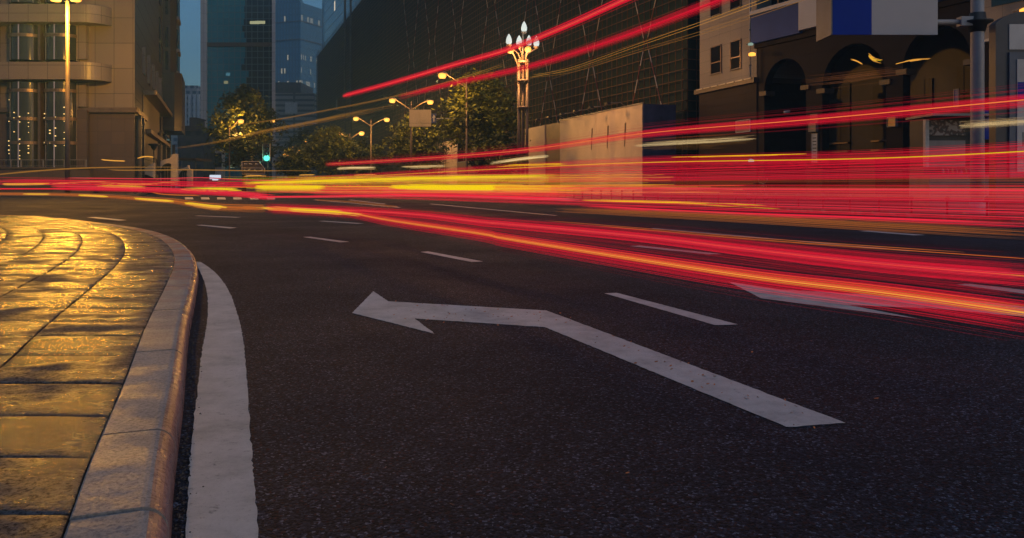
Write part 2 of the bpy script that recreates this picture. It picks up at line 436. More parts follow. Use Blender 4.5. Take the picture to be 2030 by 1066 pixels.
tag(marking('turn_arrow', [(1444, 558), (1509, 591), (1825, 632), (1680, 604), (1863, 612), (2070, 631), (2200, 640), (2200, 628), (1934, 596), (1543, 573)]),
    'turn arrow beneath the red light trails, in the second lane', 'road marking', 'turn arrows painted on the road')
for q in ([(1198, 581), (1222, 580), (1464, 643), (1418, 644)], [(833, 499), (849, 498), (958, 518), (935, 519)], [(600, 469.5), (616, 469), (693, 479), (674, 480)],
          [(388, 446), (400, 445.3), (470, 451), (456, 452.5)], [(1248, 487.5), (1268, 486.5), (1430, 503), (1405, 504)], [(1895, 564), (1922, 562), (2070, 579), (2070, 587)],
          [(385, 427.5), (395, 427), (478, 430.2), (468, 431)], [(630, 438), (642, 437.4), (722, 442.5), (708, 443.2)], [(172, 430.5), (190, 430), (252, 436), (236, 437)],
          [(1700, 457.5), (1722, 457), (1835, 465.5), (1812, 466.2)]):
    marking('lane_dash', q)
for x in (366, 398, 430, 462, 495, 528): marking('crossing_bar', [(x, 391), (x + 16, 391), (x + 18, 395), (x + 1, 395)])
for (x0, y0, x1, y1) in ((850, 404, 1100, 427), (620, 396, 790, 411), (690, 396, 760, 404), (640, 404, 730, 396), (700, 408, 790, 399), (1290, 452.3, 1800, 497)):
    marking('road_line', [(x0, y0), (x0 + 6, y0 - .5), (x1 + 6, y1 - .3), (x1, y1 + .4)])

# fallen leaves and specks on the near road
mb = MB()
for i in range(124):
    if i < 62: px = rnd.uniform(780, 1090); py = 598 + (px - 770) * .058 + rnd.uniform(-4, 34)
    elif i < 112: t_ = rnd.random(); px = 1085 + 560 * t_ + rnd.uniform(-30, 0); py = 618 + 222 * t_ + rnd.uniform(-14, 22)
    else: px, py = rnd.uniform(560, 1900), rnd.uniform(520, 1000)
    p = G(px, py, .008); r_ = rnd.uniform(.005, .014); a0 = rnd.uniform(0, 6.3); k = rnd.uniform(.4, .8)
    vs = []
    for q in range(6):
        a = q * math.pi / 3; x, y = r_ * math.cos(a), r_ * k * math.sin(a)
        vs.append((p.x + x*math.cos(a0) - y*math.sin(a0), p.y + x*math.sin(a0) + y*math.cos(a0), .0075 + .004 * math.sin(a + 1)))
    mb._add(vs, [list(range(6))], 0 if i < 200 or rnd.random() < .5 else 1)
leafm = plain('fallen_leaf', (.42, .14, .035), .5, var=.5, scale=30); grit = plain('pale_grit', (.5, .5, .48), .6)
tag(mb.build('fallen_leaves', [leafm, grit], recalc=False), 'scattered orange leaf fragments on the dark asphalt', 'leaves', kind='stuff')
# dirt and chips in the gutter between kerb and line
mb = MB()
for i in range(500):
    s_ = rnd.uniform(2.2, 9.5); p, nn = kat(s_); q = p + nn * (.31 + abs(rnd.gauss(0, .03))); r_ = rnd.uniform(.003, .010)
    a0 = rnd.uniform(0, 6)
    mb._add([(q.x + r_*math.cos(a0 + t), q.y + r_*math.sin(a0 + t), .002) for t in (0, 2, 4)] + [(q.x, q.y, r_*1.1)], [(0, 1, 3), (1, 2, 3), (2, 0, 3)])
tag(mb.build('gutter_debris', plain('gutter_grit', (.05, .04, .035), .8, var=.6, scale=20)), 'dark grit and leaf crumbs along the kerb foot', 'debris', kind='stuff')

# ------------------------------------------------------------------ left stone clad building
YB = 82.0
FL = Plane((PX(267, YB, 0).x, YB), (-1, 0), (0, -1))          # s runs to the left from the corner
def fx(px): return FL.s_of(px)
def fz(py, Y=YB): return H + (HY - py) / F * Y
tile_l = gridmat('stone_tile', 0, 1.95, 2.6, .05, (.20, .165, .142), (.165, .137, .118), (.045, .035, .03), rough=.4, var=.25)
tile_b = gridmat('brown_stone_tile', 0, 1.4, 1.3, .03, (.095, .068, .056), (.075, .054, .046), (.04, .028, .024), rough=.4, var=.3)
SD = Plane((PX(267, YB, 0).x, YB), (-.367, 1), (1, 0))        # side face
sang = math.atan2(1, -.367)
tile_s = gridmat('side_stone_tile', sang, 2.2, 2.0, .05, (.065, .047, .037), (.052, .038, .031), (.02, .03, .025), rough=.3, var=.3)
corner = Vector((PX(267, YB, 0).x, YB, 0))
lb = thing('stone_building', 'tall stone clad building with curved balcony bands and round glass bays', 'building', (corner.x - 8, YB, 0))
TOP = 62.0
e = SD.w(62, 0, 0); bk = e + Vector((-45, 0, 0))
zb = fz(223)
mb = MB(); mb.slab([(corner.x, corner.y), (e.x, e.y), (bk.x, bk.y), (corner.x - 60, YB)], zb + .5, TOP); ow = mb.build('wall', [tile_l], lb)
# side of the wall gets the darker tile
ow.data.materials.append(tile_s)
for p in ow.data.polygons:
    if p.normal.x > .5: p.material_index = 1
mb = MB(); mb.slab([(corner.x - .05, corner.y + .06), (e.x - .05, e.y), (bk.x, bk.y), (corner.x - 60, YB + .06)], 0, zb); ow = mb.build('base_wall', [tile_b], lb)
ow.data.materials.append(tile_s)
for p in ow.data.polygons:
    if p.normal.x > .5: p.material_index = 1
mb = MB(FL); mb.box(-.35, 60, -.3, .35, zb, zb + .5); o = mb.build('cornice', M['bronze'], lb)
mb = MB(SD); mb.box(.36, 12, -.2, .3, zb, zb + .5); mb.build('cornice', M['bronze'], lb)
# pilaster panels right of the bays
mb = MB(FL); mb.box(fx(176), fx(158), 0.002, .55, fz(212), fz(165)); mb.build('pilaster', tile_l, lb)
mb = MB(FL); mb.box(fx(176), fx(158), 0.002, .55, fz(118), fz(52)); mb.build('pilaster', tile_l, lb)
mb = MB(FL); mb.box(fx(178), fx(158), 0.10, .5, .1, fz(218)); mb.build('pilaster', tile_b, lb)
# curved balcony bands
for k, (y0, y1) in enumerate(((48, 13), (160, 126), (-62, -98))):
    s0, s1, out = fx(222), 46, 2.3
    z0, z1 = fz(y0, YB - 1), fz(y1, YB - 1)
    n = 12; ring = []
    c_ = fx(178)
    for q in range(n + 1):
        a = q / n * math.pi / 2
        ring.append((c_ - (c_ - s0) * math.cos(a), out * math.sin(a)))
    ring = [(s1, 0.004)] + [(s0, 0.004)] + ring + [(s1, out)]
    mb = MB(FL); nn = len(ring)
    mb._add([(a, b, z0) for a, b in ring] + [(a, b, z1) for a, b in ring],
            [list(range(nn)), list(range(2*nn-1, nn-1, -1))] + [(i, (i+1) % nn, nn+(i+1) % nn, nn+i) for i in range(nn)])
    o = mb.build('balcony_band', tile_l, lb)
M['tube'] = emit('pink_white_tube', (.9, .62, .55), .2)
# dark recess with two glass bays on each storey
for (yt, yb_) in ((165, 335), (53, 122), (-60, 10)):
    mb = MB(FL); mb.box(fx(158), fx(22), 0.004, .12, fz(yb_), fz(yt)); mb.build('recess', M['glassdark'], lb)
    mb = MB(FL); mb.box(fx(158.5), fx(156), .12, .5, fz(yb_), fz(yt)); mb.build('jamb', tile_l, lb)
    mb = MB(FL); mb.box(fx(93.5), fx(88.5), .12, 1.2, fz(yb_), fz(yt)); mb.build('jamb', M['bronze'], lb)
    for cxp in (56, 125.5):
        r_ = 32 * YB / F; c_ = fx(cxp)
        mb = MB(FL); n = 20
        vs = [(c_ + r_*math.cos(math.pi*q/n), .12 + r_*math.sin(math.pi*q/n)*.9, z) for z in (fz(yb_), fz(yt)) for q in range(n+1)]
        mb._add(vs, [(q, q+1, n+2+q, n+1+q) for q in range(n)], 0, True)
        bay = mb.build('bay_window', M['glass'], lb)
        for ry in ((182, 237, 284) if yt == 165 else (74,) if yt == 53 else (-38,)):
            mb = MB(FL); ring = []
            for rr in (r_ + .1, r_ - .15):
                ring.append([(c_ + rr*math.cos(math.pi*q/n), .14 + rr*math.sin(math.pi*q/n)*.9) for q in range(n+1)])
            loop = ring[0] + ring[1][::-1]; nn = len(loop); za, zc = fz(ry) - .16, fz(ry) + .16
            mb._add([(a, b, za) for a, b in loop] + [(a, b, zc) for a, b in loop],
                    [(q, q+1, nn-2-q, nn-1-q) for q in range(n)] + [(nn+nn-1-q, nn+nn-2-q, nn+q+1, nn+q) for q in range(n)] +
                    [(i, (i+1) % nn, nn+(i+1) % nn, nn+i) for i in range(nn)])
            mb.build('ring', M['bronze'], bay)
        for dm in (-.72, .0, .62):
            yo = .12 + r_ * .9 * math.sqrt(1 - min(.95, abs(dm)) ** 2)
            mb = MB(FL); mb.box(c_ + dm*r_ - .05, c_ + dm*r_ + .05, yo - .03, yo + .05, fz(yb_), fz(yt)); mb.build('mullion' if dm else 'light_tube', M['steel'] if dm else M['tube'], bay)
        if yt == 165:
            mb = MB(FL)
            for dm in (-.55, -.1, .25, .7):
                yo = .12 + r_ * .9 * math.sqrt(1 - dm * dm) + .06
                zt = fz(rnd.uniform(195, 245))
                z = zt
                while z > fz(320):
                    if rnd.random() < .42:
                        q = rnd.uniform(.025, .055); mb.box(c_ + dm*r_ - q, c_ + dm*r_ + q, yo, yo + 2*q, z - q, z + q)
                    z -= rnd.uniform(.25, .8)
            tag(mb.build('fairy_lights', M['fairy'], bay), kind='stuff')
# side face: strip windows, stepped entrance recess, projecting bay and the bays above it
for px, ya, yb_ in ((284, 93, 145), (294, 110, 165), (303.5, 128, 176), (311, 142, 188), (317.5, 154, 196)):
    s0 = SD.s_of(px - 2.2); s1 = SD.s_of(px + 2.2); Y = SD.w(s0, 0, 0).y
    mb = MB(SD); mb.box(s0, s1, -.02, .12, fz(yb_, Y), fz(ya, Y)); f_ = mb.build('window', M['glassdark'], lb)
    mb = MB(SD); mb.box(s0 - .15, s0, -.02, .35, fz(yb_, Y), fz(ya, Y)); mb.build('frame', tile_l, f_)
s0, s1 = SD.s_of(282), SD.s_of(319)
z0 = fz(187, SD.w(s0, 0, 0).y)
mb = MB(SD); mb.box(s0, s1 + 2, -.01, .10, zb - 4, z0); mb.build('recess', M['brown'], lb)
mb = MB(SD); mb.box(s0, s1 + 2, .1, 1.5, z0, z0 + .5); mb.build('canopy', M['bronze'], lb)
mb = MB(SD); mb.box(s0 + 3, s1 + 12, .02, .7, 7.0, 7.5); mb.build('canopy', M['bronze'], lb)
for px in (270, 276, 311, 322, 331, 341):
    s_ = SD.s_of(px); mb = MB(SD); mb.box(s_, s_ + .8, .0, .5, .1, zb - .2); mb.build('pier', tile_s, lb)
for px in (315, 326, 336):
    s_ = SD.s_of(px); mb = MB(SD); mb.box(s_, s_ + 3.2, .01, .12, 1.2, 12.5); mb.build('window', M['glassdark'], lb)
sa = SD.s_of(322); sb = sa + 13
Ya = SD.w(sa, 0, 0).y
za, zc = fz(258, Ya), fz(142, Ya)
out = 2.7
pl = [SD.w(sa, -.3, 0), SD.w(sa, out - 1, 0), SD.w(sa + 1.2, out, 0), SD.w(sb, out, 0), SD.w(sb, -.3, 0)]
mb = MB(); mb.slab([(p.x, p.y) for p in pl], za, zc); mb.build('projecting_bay', tile_s, lb)
pl = [SD.w(sa + .3, -.3, 0), SD.w(sa + .3, out - 1.6, 0), SD.w(sa + 1.5, out - .8, 0), SD.w(sb, out - .8, 0), SD.w(sb, -.3, 0)]
mb = MB(); mb.slab([(p.x, p.y) for p in pl], zc, TOP + 6); uppr = mb.build('upper_bay', tile_s, lb)
for y0, y1 in ((137, 100), (92, 52), (27, -10), (-40, -80), (-110, -150)):
    mb = MB(SD); mb.box(sa + 1.6, sa + 6, out - .79, out - .6, fz(y0, Ya), fz(y1, Ya)); w_ = mb.build('window', M['glassdark'], lb)
    mb = MB(SD); mb.box(sa + 1.3, sa + 6.3, out - .79, out - .35, fz(y0, Ya) - .5, fz(y0, Ya)); mb.build('sill', tile_l, w_)
    mb = MB(SD); mb.box(sa + .22, sa + .3, .4, out - 1.9, fz(y0, Ya), fz(y1, Ya)); mb.build('window', M['glassdark'], lb)
    mb = MB(SD); mb.box(sa - 7.5, sa - 5.5, .0, .12, fz(y0, Ya), fz(y1, Ya)); mb.build('window', M['glassdark'], lb)

# terrace wall, railing
tw = thing('terrace_wall', 'low dark terrace wall in front of the stone building', 'wall', (-48, 78.4, 0))
mb = MB(); mb.box(-90, PX(178, 78.5, 0).x, 78.5, 79.2, .0, fz(334, 78.5)); mb.build('wall_body', tile_b, tw)
mb = MB(); mb.box(-90, PX(180, 78.4, 0).x, 78.35, 79.35, fz(334, 78.5), fz(333, 78.5) + .1); mb.build('coping', M['bronze'], tw)
zt, zl = fz(316, 78.8), fz(333, 78.5) + .1
rl = thing('railing', 'metal bar railing along the terrace, lit red in places', 'railing', (-46, 78.8, zl))
xa, xb = PX(-20, 78.8, 0).x, PX(172, 78.8, 0).x
mb = MB(); mb.box(xa, xb, 78.77, 78.83, zt - .06, zt); mb.build('top_rail', M['steel'], rl)
mb = MB(); mb.box(xa, xb, 78.78, 78.82, zl + .1, zl + .14); mb.build('bottom_rail', M['steel'], rl)
mb = MB(); x = xa + .2
while x < xb: mb.box(x, x + .035, 78.785, 78.815, zl + .14, zt - .06); x += .22
tag(mb.build('bars', M['dark_steel'], rl), kind='stuff')
for px in (22, 42, 86, 128, 171):
    x = PX(px, 78.8, 0).x; mb = MB(); mb.box(x - .06, x + .06, 78.74, 78.86, zl, zt - .01); mb.build('post', M['steel'], rl)

# ------------------------------------------------------------------ far buildings
def tower(name, label, px0, px1, py_top, Y, depth, mats, zbase=0.0):
    x0, x1 = PX(px0, Y, 0).x, PX(px1, Y, 0).x; z1 = fz(py_top, Y)
    t = thing(name, label, 'building', ((x0+x1)/2, Y, 0))
    mb = MB(); mb.box(x0, x1, Y, Y + depth, zbase, z1); mb.build('wall', mats, t)
    return t, x0, x1, z1
ft = gridmat('flat_block', 0, 3.4, 3.2, 1.5, (.06, .07, .08), (.09, .10, .11), (.32, .32, .33), rough=.5, frough=.8)
t, x0, x1, z1 = tower('apartment_tower', 'pale apartment tower in the gap beyond the stone building', 340, 412, 180, 430, 30, ft)
mb = MB(); mb.box(x0 + 4, x0 + 13, 432, 440, z1, z1 + 3.2); mb.build('roof_box', ft, t)
for k in (366, 374, 384, 392):
    x = PX(k, 430, 0).x; mb = MB(); mb.box(x, x + 1.2, 429.3, 429.98, 0, z1 - 2); mb.build('fin', M['white'], t)
dk = gridmat('dark_block', 0, 2.6, 3.0, 1.4, (.02, .022, .028), (.035, .035, .04), (.055, .05, .055), rough=.4)
t, x0, x1, z1 = tower('office_block', 'dark low block with flat roof between stone building and glass tower', 352, 404, 253, 205, 25, dk)
mb = MB(); mb.box(x0, x1, 204.6, 205, z1 - .8, z1 + .5); mb.build('parapet', M['brown'], t)
mb = MB(); mb.box(PX(366, 205, 0).x, PX(379, 205, 0).x, 208, 216, z1, z1 + 2.9); mb.build('roof_box', M['brown'], t)
xa, xb = PX(357, 150, 0).x, PX(396, 150, 0).x; zc = fz(316, 150)
ca = thing('entrance_canopy', 'thin flat canopy on slim posts beside the subway entrance', 'canopy', ((xa+xb)/2, 150, 0))
mb = MB(); mb.box(xa, xb, 148, 156, zc - .22, zc + .22); mb.build('roof', M['bronze'], ca)
for px in (360, 388): x = PX(px, 152, 0).x; mb = MB(); mb.tube([(x, 152, 0), (x, 152, zc - .22)], .12); mb.build('post', M['steel'], ca)

# teal glass tower with stone piers
YG = 215.0
gx0, gx1 = PX(411, YG, 0).x, PX(541, YG, 0).x
gm = gridmat('curtain_glass', 0, 1.55, 1.75, .17, (.020, .19, .25), (.006, .012, .024), (.06, .14, .17), rough=.12, lit=.006, litcol=(.8, .9, .5), lits=.5, bias=(gx1-gx0)*.06/1.55, noise_edge=.13, var=.12, spec=.55, frough=.4)  # dark glass colour is a painted reflection of neighbouring buildings
pier = gridmat('pier_stone', 0, 2.6, 2.6, .07, (.5, .48, .49), (.45, .43, .44), (.16, .16, .16), rough=.5)
gt = thing('glass_tower', 'teal glass tower framed by pale stone piers', 'building', ((gx0+gx1)/2, YG, 0))
gz = 62.0
kb = (YG + 30) / YG; xr_ = PX(548, YG, 0).x; xl_ = PX(400, YG, 0).x
mb = MB(); mb.slab([(gx0, YG), (gx1, YG), ((gx1 - 2) * kb, YG + 30), (gx0 * kb + 6, YG + 30)], 0, gz); mb.build('curtain_wall', gm, gt)
mb = MB(); mb.slab([(xl_, YG - .9), (gx0, YG - .9), (gx0, YG + 4), (xl_, YG + 4)], 0, gz + 1); mb.build('pier', pier, gt)
mb = MB(); mb.slab([(gx1 + .005, YG - .9), (xr_, YG - .9), ((xr_ - 1.2) * kb, YG + 30), ((gx1 - 1.5) * kb, YG + 30), (gx1 + .005, YG + .02)], 0, gz + 1); mb.build('pier', pier, gt)
mb = MB(); mb.box(gx0, gx1, YG - .25, YG - .003, fz(92, YG), fz(84, YG)); mb.build('spandrel_band', M['brown'], gt)
for px, py in ((516, 44), (505, 44.5), (452, 147), (448, 163), (458, 236)):
    x = PX(px, YG, 0).x; z = fz(py, YG); wd = 1.3 if px > 500 else .55
    mb = MB(); mb.box(x - wd, x + wd, YG - .06, YG - .002, z - .4, z + .4)
    mb.build('lit_window', emit('office_light', (.8, .8, .45), .45 if px > 500 else .25) if px != 452 else emit('office_light_blue', (.2, .6, .8), .25), gt)
mb = MB(); mb.box(PX(411, YG - 2, 0).x, PX(441, YG - 2, 0).x, YG - 2.2, YG - .003, 0, fz(296, YG)); mb.build('podium', pier, gt)
mb = MB(); mb.box(PX(417, YG - 2, 0).x, PX(440, YG - 2, 0).x, YG - 2.4, YG - 2.203, fz(331, YG), fz(304, YG)); mb.build('shopfront', M['glassdark'], gt)

# hazy tall tower, and low blocks before it
YH = 560.0
hz_ = gridmat('far_glass_hazed', 0, 1.5, 4.6, .9, (.12, .28, .42), (.14, .32, .46), (.08, .18, .26), rough=.25, lit=.12, litcol=(1.0, .85, .5), lits=.26, frough=.5)  # pale blue of the haze is partly put into the glass colour
hx0, hx1, hx2 = PX(536, YH, 0).x, PX(596, YH, 0).x, PX(643, YH + 25, 0).x
ht = thing('office_tower', 'tall pale blue office tower in haze with dotted lit floors', 'building', (hx1, YH, 0))
mb = MB(); mb.slab([(hx0, YH + 8), (hx1, YH), (hx2, YH + 25), (hx2, YH + 50), (hx0, YH + 50)], 0, fz(4, YH)); mb.build('curtain_wall', hz_, ht)
mb = MB(); mb.slab([(hx0 + 1, YH + 9), (hx1 - 1, YH + 2), (hx2 - 14, YH + 20), (hx2 - 16, YH + 48), (hx0, YH + 48)], fz(4, YH), fz(-8, YH)); mb.build('roof_storey', hz_, ht)
for py in (76, 40):
    mb = MB(); mb.slab([(hx0 - .4, YH + 7.5), (hx1, YH - .6), (hx2 + .3, YH + 24.4), (hx2, YH + 26), (hx0, YH + 9)], fz(py + 2, YH), fz(py, YH)); mb.build('floor_band', M['steel'], ht)
lo = gridmat('louvred_block', 0, 9, 2.2, .9, (.30, .31, .32), (.34, .35, .36), (.1, .11, .12), rough=.6)
t, x0, x1, z1 = tower('louvred_block', 'pale low block with horizontal louvre lines below the hazy tower', 540, 622, 184, 330, 30, lo)
mb = MB(); mb.box(PX(566, 330, 0).x, PX(590, 330, 0).x, 329.4, 329.99, fz(225, 330), fz(203, 330)); mb.build('sign_panel', M['white'], t)
t, x0, x1, z1 = tower('plant_block', 'small dark flat topped block on the louvred block skyline', 546, 596, 163, 390, 24, dk)
mb = MB(); mb.box(x1 - 4, x1 + 14, 395, 410, 0, z1 - 5); mb.build('annexe', dk, t)

# ------------------------------------------------------------------ right side: scaffolded building
SF = Plane((14.2, 66.2), (-.37, 1), (-1, -.3))
A_, L_S, ZS = 0.0, 262.0, 51.0
mesh_net = gridmat('green_netting', math.atan2(1, -.37), 4.0, 3.2, .05, (.010, .030, .027), (.015, .024, .020), (.006, .010, .009), rough=.8, var=.7, spec=.2)
sc = thing('scaffolded_building', 'huge building wrapped in dark green netting and pole scaffolding', 'building', SF.w(0, 0, 0))
mb = MB(SF); mb.box(0, L_S, -45, -.5, 0, ZS); mb.build('netting', mesh_net, sc)
pm = plain('bamboo_pole', (.085, .055, .03), .6, var=.35, scale=3, spec=.12)
mb = MB(SF); s_ = .1
while s_ < L_S:
    r_ = .035 if s_ < 60 else .05
    mb.box(s_ - r_, s_ + r_, -.05, .02, .15, ZS + rnd.uniform(.2, 1.4)); s_ += 1.05 if s_ < 90 else 1.6
z = 1.2; k = 0
while z < ZS:
    mb.box(-.3, L_S, .021, .09, z - .035, z + .035); z += .86
tag(mb.build('pole_grid', pm, sc), kind='stuff')
mb = MB(SF); y = -.6
for q in range(9):
    b_ = -.4 - q * .9; mb.box(-.09, -.02, b_ - .035, b_ + .035, .15, ZS)
z = 1.2
while z < ZS: mb.box(-.15, -.091, -9, .1, z - .035, z + .035); z += .86
tag(mb.build('pole_grid', pm, sc), kind='stuff')
rw_, N_, L2, B_ = newmat('red_white_brace')
v_ = coords(N_); sx = N_.new('ShaderNodeSeparateXYZ'); L2.new(v_, sx.inputs[0])
fr = math_n(N_, L2, 'FRACT', math_n(N_, L2, 'MULTIPLY', sx.outputs[2], .42))
L2.new(mixc(N_, L2, math_n(N_, L2, 'LESS_THAN', fr, .5), (.14, .03, .025), (.38, .35, .33)), B_.inputs['Base Color'])
s_ = .4; up_ = True
for k in range(15):
    run = 5.2
    for zz in range(4):
        za_, zb_ = 1.5 + zz * 12.3, 1.5 + (zz + 1) * 12.3
        a0, a1 = (s_, s_ + run) if (k + zz) % 2 == 0 else (s_ + run, s_)
        mb = MB(SF); mb.tube([(a0, .17, za_), (a1, .17, zb_)], .05, 6); mb.build('brace', rw_, sc)
    s_ += run + (.4 if k < 6 else 3)
hoi = thing('construction_hoist', 'dark vertical hoist mast climbing the far scaffolding', 'hoist', SF.w(172, 1.5, 0))
mb = MB(SF)
for da in (0, 1.6):
    for db in (.3, 1.9): mb.box(172 + da, 172.3 + da, db, db + .3, 0, ZS + 14)
zq = 2
while zq < ZS + 13: mb.box(172, 173.9, .35, .5, zq, zq + .25); mb.box(172, 173.9, 1.95, 2.1, zq, zq + .25); zq += 2.4
mb.build('mast', M['dark_steel'], hoi)
mb = MB(SF); mb.box(171.5, 174.4, 2.25, 4.4, 22, 25); mb.build('cage', M['dark_steel'], hoi)
# sloping apron roof at the far end, dark canopy
mb = MB(SF); mb.prism([(L_S - 5, 21), (L_S + 9, 17.5), (L_S + 9, 18), (L_S - 5, 24)], -12, 5); mb.build('apron_roof', M['dark_steel'], sc)
# dark blue tower behind
bl = gridmat('blue_curtain', math.atan2(1, -.37), 2.4, 3.6, .25, (.012, .022, .045), (.02, .032, .06), (.03, .04, .06), rough=.15, spec=.55, frough=.4, lit=.004)
p0 = SF.w(120, -20, 0); p1 = SF.w(262, -2, 0)
bt = thing('blue_glass_tower', 'dark blue glass tower rising behind the scaffolded building', 'building', (p1.x, p1.y, 0))
xl = PX(643, 300, 0).x
mb = MB(); mb.slab([(xl, 300), (xl - 8, 330), (xl + 60, 345), (xl + 80, 210), (xl + 28, 230)], 0, 108); mb.build('curtain_wall', bl, bt)
mb = MB(); mb.slab([(xl + 4, 303), (xl - 3, 328), (xl + 55, 340), (xl + 70, 220), (xl + 29, 236)], 108, 113); mb.build('roof_storey', M['dark_steel'], bt)

# hoardings along the pavement in front of the scaffold
HD = Plane((10.79, 66), (-.319, 1), (-1, -.3)); HZ = 7.65
hmat = plain('hoarding_print', (.58, .47, .37), .5, var=.16, scale=.35)
hmat2 = plain('hoarding_brown', (.14, .09, .06), .5, var=.4, scale=.8)
dkblue = plain('hoarding_blue', (.05, .055, .12), .25, var=.5, scale=.5)
s1 = HD.s_of(1110); s2 = HD.s_of(1080); s3 = HD.s_of(1041)
hd = thing('construction_hoarding', 'tall cream site hoarding with dark blue return panel', 'hoarding', HD.w(0, 0, .15))
nseg = 6
for k in range(nseg):
    a0, a1 = s1 * k / nseg + .006, s1 * (k+1) / nseg - .006
    mb = MB(HD); mb.box(a0, a1, -.15, rnd.uniform(-.004, .004), .15, HZ + .12); mb.build('panel', hmat, hd)
mb = MB(HD); mb.box(s1 + .01, s2 - .01, -.4, -.1, .15, HZ); mb.build('panel', hmat2, hd)
mb = MB(HD); mb.box(s2, s3, -.15, .02, .15, HZ); mb.build('panel', hmat, hd)
mb = MB(HD); mb.box(-.14, -.004, -3.05, -.02, .15, HZ + .12); mb.build('return_panel', dkblue, hd)
mb = MB(HD); mb.box(-.18, s1, -.05, .06, HZ + .122, HZ + .25); mb.build('capping', M['steel'], hd)
for k in range(6):
    s_ = 3.2 + k * 3.6
    fl = thing('floodlight', 'unlit floodlight on an arm over the cream hoarding', 'floodlight', HD.w(s_, 0, HZ + .25), 'floodlights above the hoarding')
    mb = MB(HD); mb.tube([(s_, -.1, HZ + .2), (s_, .5, HZ + .55), (s_, 1.6, HZ + .45)], .035, 6); mb.build('arm', M['steel'], fl)
    mb = MB(HD); mb.box(s_ - .28, s_ + .28, 1.5, 1.85, HZ + .3, HZ + .5); mb.build('lamp_head', M['dark_steel'], fl)
    if k < 3: 
        mb = MB(HD); mb.prism([(s_ - .22, HZ - 1.2), (s_ + .05, HZ - 1.25), (s_ + .2, HZ - 3.2), (s_ + .05, HZ - 3.3)], .012, .03); mb.build('printed_streak', M['brown'], hd)
for lab, xa, xb, mt in (('far cream hoarding panel seen between the roadside trees', 868, 906, hmat), ('furthest plank hoarding standing below the lamps', 735, 772, plain('planks', (.3, .17, .09), .6, var=.5, scale=.9)), ('dark site fence linking the far hoardings', 773, 867, hmat2), ('dark site fence behind the big yellow lit tree', 907, 1040, hmat2)):
    sa_, sb_ = HD.s_of(xb), HD.s_of(xa)
    t = thing('site_fence', lab, 'fence', HD.w((sa_+sb_)/2, 0, .1))
    zt = HZ + .4 if mt is not hmat2 else 4.4
    mb = MB(HD); mb.box(sa_, sb_, -.15, 0, .1, zt); mb.build('panel', mt, t)
    mb = MB(HD); mb.box(sa_, sb_, -.2, .06, zt, zt + .2); mb.build('capping', M['steel'], t)

# pale corner building with punched windows
PB = Plane((15.08, 64), (.294, -1), (-1, -.3)); pang = math.atan2(-1, .294)
cream = gridmat('cream_stone', pang, 1.5, .9, .02, (.26, .235, .215), (.235, .21, .195), (.11, .11, .10), rough=.6, var=.2)
brn = gridmat('brown_tiles', pang, 1.1, .55, .015, (.034, .023, .019), (.028, .019, .016), (.015, .011, .009), rough=.6, spec=.12, var=.3)
sE = PB.s_of(1500)
pb = thing('cream_building', 'cream stone building with small dark windows and brown base', 'building', PB.w(0, 0, 0))
zc_ = PB.uv(1387, 187)[1]
mb = MB(PB); mb.box(0, sE, -14, 0, zc_ + .35, 30); mb.build('wall', cream, pb)
mb = MB(PB); mb.box(.05, sE + .1, -14, .08, 0, zc_ - .002); mb.build('base_wall', brn, pb)
mb = MB(PB); mb.box(-.3, sE + .15, -14, .35, zc_, zc_ + .35); mb.build('cornice', M['brown'], pb)
mb = MB(PB)
for k in range(7): mb.box(.1 + k * sE / 7, (k + .92) * sE / 7, .36, .40, zc_ + .28, zc_ + .36)
mb.build('light_strip', plain('pale_trim', (.5, .45, .36), .4), pb)
for x0, x1, y0, y1 in ((1411, 1430, 146, 95), (1450, 1469, 137, 84), (1411, 1429, 32, -14), (1450, 1469, 18, -30)):
    a0, z0 = PB.uv(x0, y0); a1, z1 = PB.uv(x0, y1); a2 = PB.s_of(x1)
    mb = MB(PB); mb.box(a0, a2, .004, .03, z0, z1); w_ = mb.build('window', M['glassdark'], pb)
    for (q0, q1, r0, r1) in ((a0 - .06, a0, z0 - .06, z1 + .06), (a2, a2 + .06, z0 - .06, z1 + .06)):
        mb = MB(PB); mb.box(q0, q1, .004, .1, r0, r1); mb.build('frame', M['bronze'], w_)
    mb = MB(PB); mb.box(a0, a2, .004, .09, z0 + (z1-z0)*.38, z0 + (z1-z0)*.38 + .07); mb.build('frame', M['bronze'], w_)
    mb = MB(PB); mb.box(a0, a2, .004, .1, z1, z1 + .06); mb.build('frame', M['bronze'], w_)
    mb = MB(PB); mb.box(a0 - .1, a2 + .1, .004, .16, z0 - .12, z0 - .061); mb.build('sill', cream, w_)

